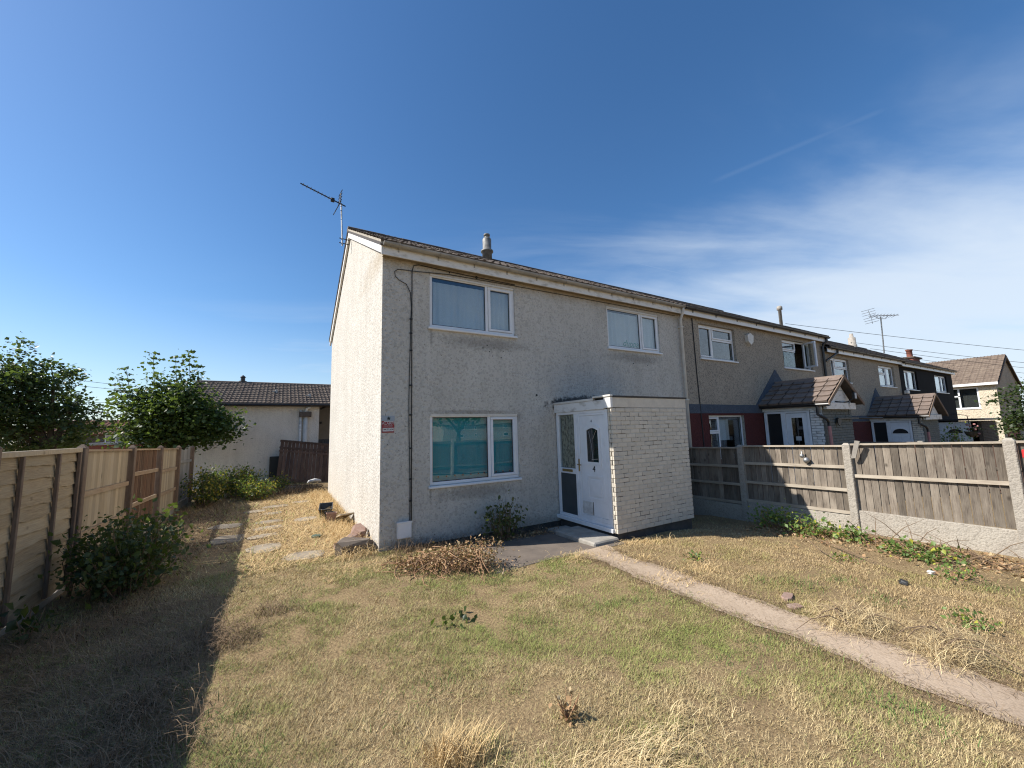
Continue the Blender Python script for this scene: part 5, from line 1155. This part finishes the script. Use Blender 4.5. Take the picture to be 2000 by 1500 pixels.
# long dead grass: lies in shade at the left, along the gable, round the path and at the front edge
def clump(n, cx, cy, rx, ry, L, W, tilt=(.2, 1.2), droop=1.3, segs=5, lift=0.0, ang=None):
    x = cx+rng.normal(size=n)*rx*.5; y = cy+rng.normal(size=n)*ry*.5
    a = rng.uniform(0, 6.28, n) if ang is None else rng.normal(ang[0], ang[1], n)
    z = gh(x, y)-.003+lift*rng.random(n)
    inside = ((x > -.03) & (x < 7.8) & (y > -.03)) | ((x > 3.42) & (x < 5.55) & (y > -1.64) & (y < .1))
    x, y, z, a = x[~inside], y[~inside], z[~inside], a[~inside]; k = len(x)
    return strands(np.stack([x, y, z], 1), a, rng.uniform(tilt[0], tilt[1], k), rng.uniform(L[0], L[1], k), rng.uniform(W[0], W[1], k), segs, droop)
def uniform_strands(n, box, L, W, tilt, droop=1.0, segs=4, ang=None):
    x, y = scatter(n, *box); k = ~on_paving(x, y); x, y = x[k], y[k]; n = len(x)
    a = rng.uniform(0, 6.28, n) if ang is None else rng.normal(ang[0], ang[1], n)
    return strands(np.stack([x, y, gh(x, y)-.003], 1), a, rng.uniform(tilt[0], tilt[1], n), rng.uniform(L[0], L[1], n), rng.uniform(W[0], W[1], n), segs, droop)
o = strand_obj('dead_grass', 'straw_brown', None,
    uniform_strands(9000, (-3.6, -1.75, -4.6, -.6), (.12, .34), (.003, .006), (.9, 1.5), .7, 4, (2.6, .8)),
    uniform_strands(5000, (-3.6, -2.4, -1.2, 7.5), (.12, .32), (.003, .007), (.3, 1.4), 1.1, 4),
    uniform_strands(4500, (-3.3, -1.2, 1.5, 6.5), (.10, .28), (.004, .007), (.8, 1.5), .8, 4, (2.6, .9)),
    *[strands(np.stack([x_, y_, gh(x_, y_)+.008], 1), rng.uniform(0, 6.28, len(x_)), rng.uniform(.9, 1.5, len(x_)), rng.uniform(.03, .11, len(x_)), rng.uniform(.002, .004, len(x_)), 3, .8) for x_, y_ in ((xe+rng.normal(size=4200)*.07, rng.uniform(-6.6, -1.9, 4200)) for xe in (2.42, 2.98))],
    *[clump(150, -2.2+rng.normal()*.4, -2.2+rng.normal()*.9, .2, .2, (.15, .35), (.003, .005), (.1, .9)) for _ in range(14)])
o['kind'] = 'stuff'; tag(o, 'long flattened brown dead grass in the shade of the left fence', 'grass')
o = strand_obj('straw_grass', 'straw', None,
    uniform_strands(15000, (-1.75, -.02, .0, 8.0), (.10, .26), (.004, .008), (.7, 1.5), .9, 4),
    uniform_strands(5500, (-.55, -.03, -.1, 8.0), (.16, .42), (.004, .007), (.15, 1.2), 1.0, 5),
    uniform_strands(3000, (-.9, 2.8, -.95, -.3), (.05, .16), (.003, .006), (.5, 1.5), 1.0, 4),
    *[clump(260, x, y, .35, .3, (.10, .24), (.003, .006), (.3, 1.4)) for x, y in ((3.6, -1.85), (3.95, -1.95), (2.75, -3.3), (3.3, -3.2), (2.35, -1.95), (2.98, -2.5))])
o['kind'] = 'stuff'; tag(o, 'golden straw-like dead grass along the sunlit gable wall', 'grass')
HS = [(3.12, -4.80, .32, .2, 'heap of pale hay beside the path, the taller one'), (3.2, -5.4, .4, .16, 'flat spread of pale hay at the right edge beside the path')]
for x, y, rx, ry, lab in HS:
    t_ = empty('hay_heap', (x, y, gz(x, y)), lab, 'hay', 'hay heaps by the path')
    strand_obj('pale_stalks', 'straw_pale', t_, clump(1100, x, y, rx, ry, (.10, .34), (.002, .004), (.35, 1.5), .9, 5, .07))
    strand_obj('brown_stalks', 'straw_brown', t_, clump(420, x+.1, y+.03, rx*.8, ry*.8, (.10, .30), (.002, .004), (.35, 1.5), .9, 5, .08))
    m = MB()
    for q in range(5):
        p = Vector((x+random.gauss(0, rx*.4), y+random.gauss(0, ry*.4), gz(x, y)+.04)); a = random.uniform(0, 6.28); L = random.uniform(.3, .6)
        m.tube([p+Vector((math.cos(a)*L*s_, math.sin(a)*L*s_, .1*math.sin(3.1*s_+.2))) for s_ in (0, .35, .7, 1)], [.006, .005, .004, .002], 5)
    m.build('dead_twigs', 'twig', t_)
t_ = empty('dry_grass_tuft', (.05, -4.6, gz(0, -4.6)), 'pale dry long grass at the bottom edge of the lawn', 'grass tuft')
strand_obj('pale_blades', 'straw_pale', t_, clump(1100, .25, -4.80, .6, .2, (.07, .24), (.0016, .0036), (.4, 1.4), .9, 5, .04, (5.6, .9)), clump(400, -.3, -4.6, .4, .2, (.06, .18), (.0016, .0034), (.2, 1.2)))
strand_obj('brown_blades', 'straw', t_, clump(240, -.52, -4.22, .16, .12, (.12, .26), (.003, .005), (.05, .5), .5), clump(120, -.36, -4.3, .12, .1, (.1, .22), (.003, .005), (.05, .5), .5))
t_ = empty('dead_thistle', (.24, -4.35, gz(.24, -4.35)), 'orange-brown dead weed standing in the lawn near the bottom edge', 'weed')
m = MB()
for q in range(9):
    a = random.uniform(0, 6.28); L = random.uniform(.08, .2); m.tube([(.24, -4.35, gz(.24, -4.35)), (.24+.3*L*math.cos(a), -4.35+.3*L*math.sin(a), gz(.24, -4.35)+L*.6), (.24+.5*L*math.cos(a), -4.35+.5*L*math.sin(a), gz(.24, -4.35)+L)], [.004, .004, .002], 5)
m.build('stalk', 'drystem', t_)
Pp = np.array([.24, -4.35, gz(.24, -4.35)+.05])+rng.normal(size=(70, 3))*np.array([.035, .035, .05]); leaf_obj('dry_leaves', Pp, rng.uniform(.02, .045, 70), 'leaf_dry', t_)
# green tussocks in the lawn
parts = []
for px, py in ((560, 1180), (1060, 1210), (1180, 1180), (1240, 1165), (1340, 1160), (1100, 1110), (1500, 1245), (1580, 1260), (860, 1320), (455, 1480), (800, 1360), (1720, 1370), (1660, 1330), (650, 1130), (980, 1130), (1430, 1290), (1490, 1130), (1570, 1140), (1640, 1125), (1720, 1165), (1930, 1130), (540, 1010), (430, 1400), (1080, 1130), (1800, 1400)):
    d = pixray(px, py); tt = -CAM[2]/d[2]; x, y = CAM[0]+d[0]*tt, CAM[1]+d[1]*tt
    parts.append(clump(int(rng.integers(60, 160)), x, y, .28, .2, (.03, .09), (.003, .006), (.1, 1.1), .8, 3))
o = strand_obj('green_tussocks', 'green_blade', None, *parts); o['kind'] = 'stuff'; tag(o, 'small tufts of green grass scattered over the dry lawn', 'grass')
# ------------------------------------------------------------------ shrubs
def shrub(name, x, y, rx, ry, h, nstem, leaves, size, mat, label, cat='shrub', group=None, z0=None, lowest=.15, stemmat='twig', lean=(0, 0)):
    z = gz(x, y) if z0 is None else z0; t_ = empty(name, (x, y, z), label, cat, group); m = MB(); LP_ = []
    for i in range(nstem):
        a = random.uniform(0, 6.28); r = math.sqrt(random.random()); hh = h*random.uniform(.62, 1.05)*(1-.35*r*r)
        tip = Vector((x+rx*r*math.cos(a)+lean[0]*h, y+ry*r*math.sin(a)+lean[1]*h, z+hh)); b = Vector((x+rx*.35*r*math.cos(a), y+ry*.35*r*math.sin(a), z-.03)); mid = b.lerp(tip, .5)+Vector((random.gauss(0, .04), random.gauss(0, .04), .03))
        m.tube([b, mid, tip], [.007, .005, .002], 5); n = max(3, int(leaves/nstem*random.uniform(.6, 1.4)))
        for q in range(n):
            s_ = lowest+(1-lowest)*random.random()**.8; p = b.lerp(mid, s_*2) if s_ < .5 else mid.lerp(tip, s_*2-1)
            LP_.append(tuple(p+Vector((random.gauss(0, 1), random.gauss(0, 1), random.gauss(0, .7)))*size*(1.0+.7*s_)))
    m.build('stems', stemmat, t_); LP_ = np.array(LP_)
    leaf_obj('foliage', LP_, rng.uniform(.4, 1.4, len(LP_))*size, mat, t_); return t_
shrub('garden_shrub', -2.95, .35, .6, .85, .98, 85, 3600, .066, 'leaf_bush', 'dark green leafy shrub in the shade of the left fence')
shrub('garden_shrub', 2.06, -.36, .46, .28, .74, 34, 520, .062, 'leaf_olive', 'thin olive green shrub growing against the cream house front')
shrub('creeper', -3.55, .62, .08, .1, 1.0, 4, 60, .07, 'leaf_bush', 'thin dark creeper climbing the nearest fence post', 'creeper')
shrub('garden_weed', -3.42, -.62, .12, .18, .34, 8, 60, .10, 'leaf_bush', 'green leafy weed at the foot of the lap fence panel', 'weed')
for x, y, rx, ry, h, n, lab in ((-3.1, 7.6, .5, .8, 1.15, 1500, 'yellowing shrub at the end of the left fence'), (-2.5, 8.6, .7, .8, 1.05, 1600, 'tall green shrub before the cream building'), (-1.95, 7.6, .55, .6, .62, 900, 'low yellow-flecked shrub nearest the stepping stones'), (-1.5, 9.2, .6, .6, .55, 600, 'low dark shrub beside the long plank')):
    shrub('garden_shrub', x, y, rx, ry, h, 60, int(n*1.7), .066, 'leaf_mixed', lab, 'shrub', 'shrubs in the side bed')
t_ = empty('dead_brush', (-.5, 8.6, gz(-.5, 8.6)), 'brown dead brush on the ground before the leaning gate', 'brush'); strand_obj('stalks', 'straw_brown', t_, clump(1500, -.5, 8.7, .9, .8, (.15, .5), (.006, .011), (.1, 1.2), .8, 4), clump(700, -1.4, 8.2, .9, .6, (.12, .4), (.006, .011), (.1, 1.2), .8, 4))
# heap of cut dead vines on the lawn
t_ = empty('vine_heap', (.75, -1.35, gz(.75, -1.35)), 'heap of brown dead vines lying on the lawn before the house', 'vines')
m = MB()
for q in range(230):
    u = random.random(); cx_, cy_ = .1+1.0*u+random.gauss(0, .12), -.85-.72*u+random.gauss(0, .15); hgt = .07+.28*u
    a = random.uniform(0, 6.28); L = random.uniform(.15, .5); z0 = gz(cx_, cy_)+random.uniform(.0, hgt); bend = random.uniform(-1.6, 1.6); p = Vector((cx_, cy_, z0)); pts = [p]; sl_ = random.uniform(-.1, .5)
    for s_ in range(5):
        a += bend*.3; sl_ -= .2; p = p+Vector((math.cos(a), math.sin(a), sl_))*L/5; p.z = max(p.z, gz(p.x, p.y)+.005); pts.append(p)
    m.tube(pts, random.uniform(.003, .0065), 4)
m.build('vine_stems', 'drystem', t_)
u = rng.random(2600)**.8; Pp = np.stack([.1+1.02*u+rng.normal(size=2600)*.13, -.85-.74*u+rng.normal(size=2600)*.16, np.zeros(2600)], 1); Pp[:, 2] = gh(Pp[:, 0], Pp[:, 1])+rng.random(2600)*(.08+.33*u)*np.exp(-((rng.normal(size=2600)*.3)**2))
leaf_obj('dead_leaves', Pp, rng.uniform(.02, .06, 2600), 'leaf_dry', t_, 0, .5)
# wall-foot weeds and dark debris under the facade
t_ = empty('wall_foot_weeds', (1.6, -.2, gz(1.6, -.2)), 'tangle of dead stems along the foot of the cream house front', 'weeds')
strand_obj('dead_stems', 'straw_brown', t_, uniform_strands(900, (.15, 1.36, -.4, -.03), (.08, .34), (.003, .006), (.05, 1.1), .9, 4), clump(1200, 1.7, -.2, 1.6, .25, (.08, .34), (.003, .006), (.05, 1.1), .9, 4))
Pp = np.stack([rng.uniform(.5, 3.2, 500), rng.uniform(-.6, -.05, 500), np.zeros(500)], 1); Pp[:, 2] = gh(Pp[:, 0], Pp[:, 1])+rng.random(500)*.07; leaf_obj('leaf_litter', Pp, rng.uniform(.02, .06, 500), 'leaf_dry', t_)
# small torn weed lying on the lawn
t_ = empty('uprooted_weed', (.18, -2.7, 0), 'dark leafy weed lying on the middle of the lawn', 'weed'); Pp = np.array([.18, -2.7, gz(.18, -2.7)+.03])+rng.normal(size=(22, 3))*np.array([.10, .08, .025]); leaf_obj('foliage', Pp, rng.uniform(.04, .08, 22), 'leaf_dark', t_)
# brambles along the right fence
br = [(6.95, -2.35, .3, .5, .42, 430, 'bramble clump at the shadow edge by the right fence'), (6.8, -3.0, .35, .4, .32, 380, 'bramble clump below the middle of the right fence'), (6.7, -3.7, .3, .35, .2, 240, 'low bramble clump beside the middle concrete post'), (6.45, -4.45, .5, .4, .16, 380, 'yellow-green bramble patch before the widest fence boards'), (5.6, -4.9, .4, .3, .12, 200, 'sprawling yellow-green weed out on the dry grass'), (4.0, -5.35, .22, .16, .12, 70, 'small yellow-green weed beside the flat hay'), (6.0, -.35, .45, .3, .3, 240, 'dark bramble clump in shade right of the porch'), (3.6, -2.9, .1, .08, .06, 40, 'tiny green weed near the path start'), (5.3, -4.0, .12, .1, .08, 50, 'tiny green weed in the middle of the dry grass')]
for x, y, rx, ry, h, n, lab in br: shrub('bramble', x, y, rx, ry, h, max(6, n//16), n if n > 100 else n*2, .062 if n > 210 else .036, 'leaf_bramble', lab, 'bramble', 'brambles on the right', stemmat='drystem', lowest=.3)
t_ = empty('bramble_litter', (6.9, -3.6, gz(6.9, -3.6)), 'brown cut stems and dead leaves along the right fence foot', 'brush')
m = MB()
for q in range(120):
    y = random.uniform(-5.6, -2.2); x = 7.1-.5*random.random()**1.5+(.15 if y > -3.5 else -.2*abs(y+3.5)*.4); a = random.uniform(0, 6.28); L = random.uniform(.15, .6); z = gz(x, y)+random.uniform(.0, .08); up_ = random.choice((0, 0, 0, .5, 1.2)) if y < -3.6 else random.choice((0, 0, .3))
    m.tube([(x, y, z), (x+math.cos(a)*L*.5, y+math.sin(a)*L*.5, max(gz(x, y)+.01, z+up_*L*.4+.03)), (x+math.cos(a)*L*.8, y+math.sin(a)*L, max(gz(x, y)+.01, z+up_*L*.7))], [.006, .005, .002], 5)
for (xa, ya), (xb, yb) in (((6.6, -2.9), (5.4, -4.3)), ((6.1, -3.2), (5.0, -4.1)), ((6.0, -3.6), (5.3, -4.6))): m.tube([(xa, ya, gz(xa, ya)+.06), ((xa+xb)/2, (ya+yb)/2+.05, gz(6, -3.8)+.07), (xb, yb, gz(xb, yb)+.03)], [.007, .006, .003], 5)
m.build('cut_stems', 'twig', t_)
Pp = np.stack([7.3-np.abs(rng.normal(size=1700))*.55, rng.uniform(-5.8, -2.0, 1700), np.zeros(1700)], 1); Pp = Pp[Pp[:, 0] > 5.2]; Pp[:, 2] = gh(Pp[:, 0], Pp[:, 1])+rng.random(len(Pp))*.05; leaf_obj('dead_leaves', Pp, rng.uniform(.025, .07, len(Pp)), 'leaf_dry', t_, .4)
# plants by the neighbours
shrub('conifer_shrub', 24.6, -1.3, .35, .35, 2.1, 40, 700, .10, 'leaf_bramble', 'bright green upright shrub beside the third house porch', z0=-.4, lowest=.0)
hb = empty('hanging_basket', (26.2, -1.6, 1.2), 'hanging basket with pink flowers before the black clad house', 'basket')
m = MB(); m.lathe((26.2, -1.6, .9), [(.05, 0), (.18, .12), (.22, .26), (.2, .26)], 10); m.build('bowl', 'bark', hb); Pp = np.array([26.2, -1.6, 1.2])+rng.normal(size=(90, 3))*.15; leaf_obj('trailing_leaves', Pp, .09, 'leaf_bush', hb)
m = MB(); 
for q in range(12): p = Vector((26.2, -1.6, 1.22))+Vector((random.gauss(0, .16), random.gauss(0, .16), random.gauss(0, .12))); m.box(p.x-.04, p.x+.04, p.y-.04, p.y+.04, p.z-.04, p.z+.04, .02)
m.build('flowers', 'pink_pipe', hb); m = MB(); m.tube([(26.2, -1.6, 1.1), (26.2, -1.55, 1.9), (26.2, -1.2, 2.0), (26.2, -.02, 2.0)], .015, 4); m.build('basket_bracket', 'black', hb)
# ------------------------------------------------------------------ trees
def tree(name, base, trunk_h, lobes, nclump, per, lsize, mat, label, shoots=(), group='garden trees', trunk_r=.12, spread=.28):
    t_ = empty(name, base, label, 'tree', group); b = Vector(base); m = MB(); top = b+Vector((0, 0, trunk_h))
    m.tube([b-Vector((0, 0, .3)), b+Vector((.03, .02, trunk_h*.5)), top], [trunk_r*1.3, trunk_r, trunk_r*.8], 9); Pts = []; vol = np.array([l[1][0]*l[1][1]*l[1][2] for l in lobes]); vol = vol/vol.sum()
    for (c, r), fr in zip(lobes, vol):
        c = Vector(c); m.tube([top, top.lerp(c, .5)+Vector((0, 0, .1)), c], [trunk_r*.6, trunk_r*.4, trunk_r*.15], 6); n = max(4, int(nclump*fr))
        for q in range(n):
            v = rng.normal(size=3); v /= np.linalg.norm(v); s_ = rng.random()**.33; s_ = .45+.55*s_ if rng.random() < .8 else s_
            p = np.array(c)+v*np.array(r)*s_*rng.uniform(.85, 1.13); 
            if q % 3 == 0: m.tube([c, Vector(p)], [trunk_r*.14, .006], 4)
            Pts.append(p+rng.normal(size=(per, 3))*np.array([spread, spread, spread*.6]))
    for sh in shoots:
        p0, p1 = Vector(sh[0]), Vector(sh[1]); m.tube([p0, p1], [.012, .004], 4); L = (p1-p0).length; lev = int(L/.14)
        for q in range(lev): pp = p0.lerp(p1, q/max(1, lev-1)); Pts.append(np.array(pp)+rng.normal(size=(14, 3))*np.array([.13, .13, .02])*(1.5-.8*q/lev))
    m.build('trunk', 'bark', t_); Pts = np.concatenate(Pts); leaf_obj('crown', Pts, rng.uniform(.5, 1.4, len(Pts))*lsize, mat, t_, .45, .85); return t_
A = lambda px, py, Y: tuple(CAM+pixray(px, py)*(Y-CAM[1])/pixray(px, py)[1])
YT = 10.4
tree('sycamore_tree', (A(345, 900, YT)[0], YT, -.1), 1.4, [(A(345, 822, YT), (1.0, .9, .8)), (A(275, 790, YT), (.42, .5, .42)), (A(408, 832, YT), (.85, .6, .5)), (A(290, 850, YT), (.55, .6, .4)), (A(350, 768, YT), (.55, .5, .35)), (A(305, 780, YT), (.3, .3, .35))], 270, 55, .115, 'leaf_maple', 'leafy green sycamore with upright shoots in front of the cream building',
     [(A(302, 760, YT), A(299, 690, YT)), (A(345, 755, YT), A(343, 697, YT)), (A(372, 760, YT), A(369, 686, YT)), (A(255, 775, YT), A(247, 720, YT)), (A(240, 790, YT), A(232, 740, YT)), (A(390, 770, YT), A(386, 716, YT))])
YA = 12.5
tree('dark_tree', (A(95, 900, YA)[0], YA, -.2), 1.6, [(A(40, 780, YA), (1.5, 1.4, 1.1)), (A(28, 712, YA), (.5, .5, 1.0)), (A(120, 830, YA), (1.1, 1.0, .75)), (A(105, 742, YA), (.7, .7, .65)), (A(150, 785, YA), (.7, .6, .4)), (A(35, 850, YA), (1.6, 1.4, .7)), (A(-60, 790, YA), (1.8, 1.5, 1.5))], 300, 62, .11, 'leaf_dark', 'dark leaved tree beyond the left fence at the picture edge', trunk_r=.16, spread=.18)
tree('garden_tree', (27.3, -3.5, -.5), .8, [((27.3, -3.45, 1.2), (1.5, 1.1, 1.4)), ((27.1, -3.3, 2.6), (1.0, .9, 1.0)), ((28.0, -4.0, 2.2), (1.2, 1., 1.2))], 110, 40, .13, 'leaf_bush', 'sunlit green tree at the right picture edge before the buff house', trunk_r=.09, spread=.2)
# ------------------------------------------------------------------ the street side behind the camera, seen mirrored in the windows
HO = empty('opposite_house', (45, -85, -.4), 'buff house across the road, seen only mirrored in the windows', 'house')
omp = lambda u, d, v: (u, -85-d, v)
m = MB(); m.box(33, 62, -93, -85.05, -.6, 3.9); m.build('wall', 'render_grey', HO)
m = MB(); m.extrude([(32.7, -84.6, 3.8), (32.7, -89, 6.4), (32.7, -93.4, 3.8)], (29.6, 0, 0)); m.build('roof', 'tile_far', HO)
for u in (37, 41.5, 45, 50, 54):
    w_ = 1.7 if u in (37, 50) else .8; window(HO, omp, u, u+w_, 2.6, 3.5, [(u+.1, u+w_-.1, 2.7, 3.4, 0)], -.02, .1, gl='glass_dark'); window(HO, omp, u, u+w_, .3, 1.3, [(u+.1, u+w_-.1, .4, 1.2, 0)], -.02, .1, gl='glass_dark')
OF = empty('front_fence', (6, -9.6, 0), 'dark board fence at the road side of the garden, seen mirrored in the windows', 'fence')
m = MB(); m.box(-.06, .06, -.06, .06, -.3, 1.58, .01); pm3 = m.mesh('post', 'concrete')
for x in (3.2, 5.1, 7.0, 8.9): inst('post', pm3, OF, (x, -9.6, gz(x, -9.6)))
for x in (3.27, 5.17, 7.07):
    m = MB(); m.box(x, x+1.76, -9.62, -9.58, .3, .36); m.box(x, x+1.76, -9.62, -9.58, 1.3, 1.36); pn = m.build('fence_panel', 'wood_post', OF); b_ = MB(); b_.box(0, .098, -.03, -.022, .05, 1.45); bm3 = b_.mesh('board', 'wood_dark')
    for i in range(17): inst('board', bm3, pn, (x+i*.103, -9.62, gz(x, -9.6)))
tree('street_tree', (14.0, -30, -.2), 2.0, [((14.0, -30, 4.6), (2.8, 2.4, 1.9)), ((12.0, -29.5, 3.6), (1.8, 1.5, 1.1)), ((15.6, -30.3, 4.0), (1.7, 1.5, 1.2))], 90, 36, .26, 'leaf_maple', 'broad street tree across the road, seen mirrored in the windows', group='street trees', trunk_r=.3, spread=.45)
tree('street_tree', (34, -22, -.4), 2.6, [((34, -22, 5.5), (3.5, 3, 2.8)), ((31, -21, 4.4), (2.4, 2, 1.8)), ((38, -22, 5), (2.8, 2.6, 2.4))], 110, 36, .3, 'leaf_maple', 'second street tree farther along the road, seen mirrored in the windows', group='street trees', trunk_r=.3, spread=.5)
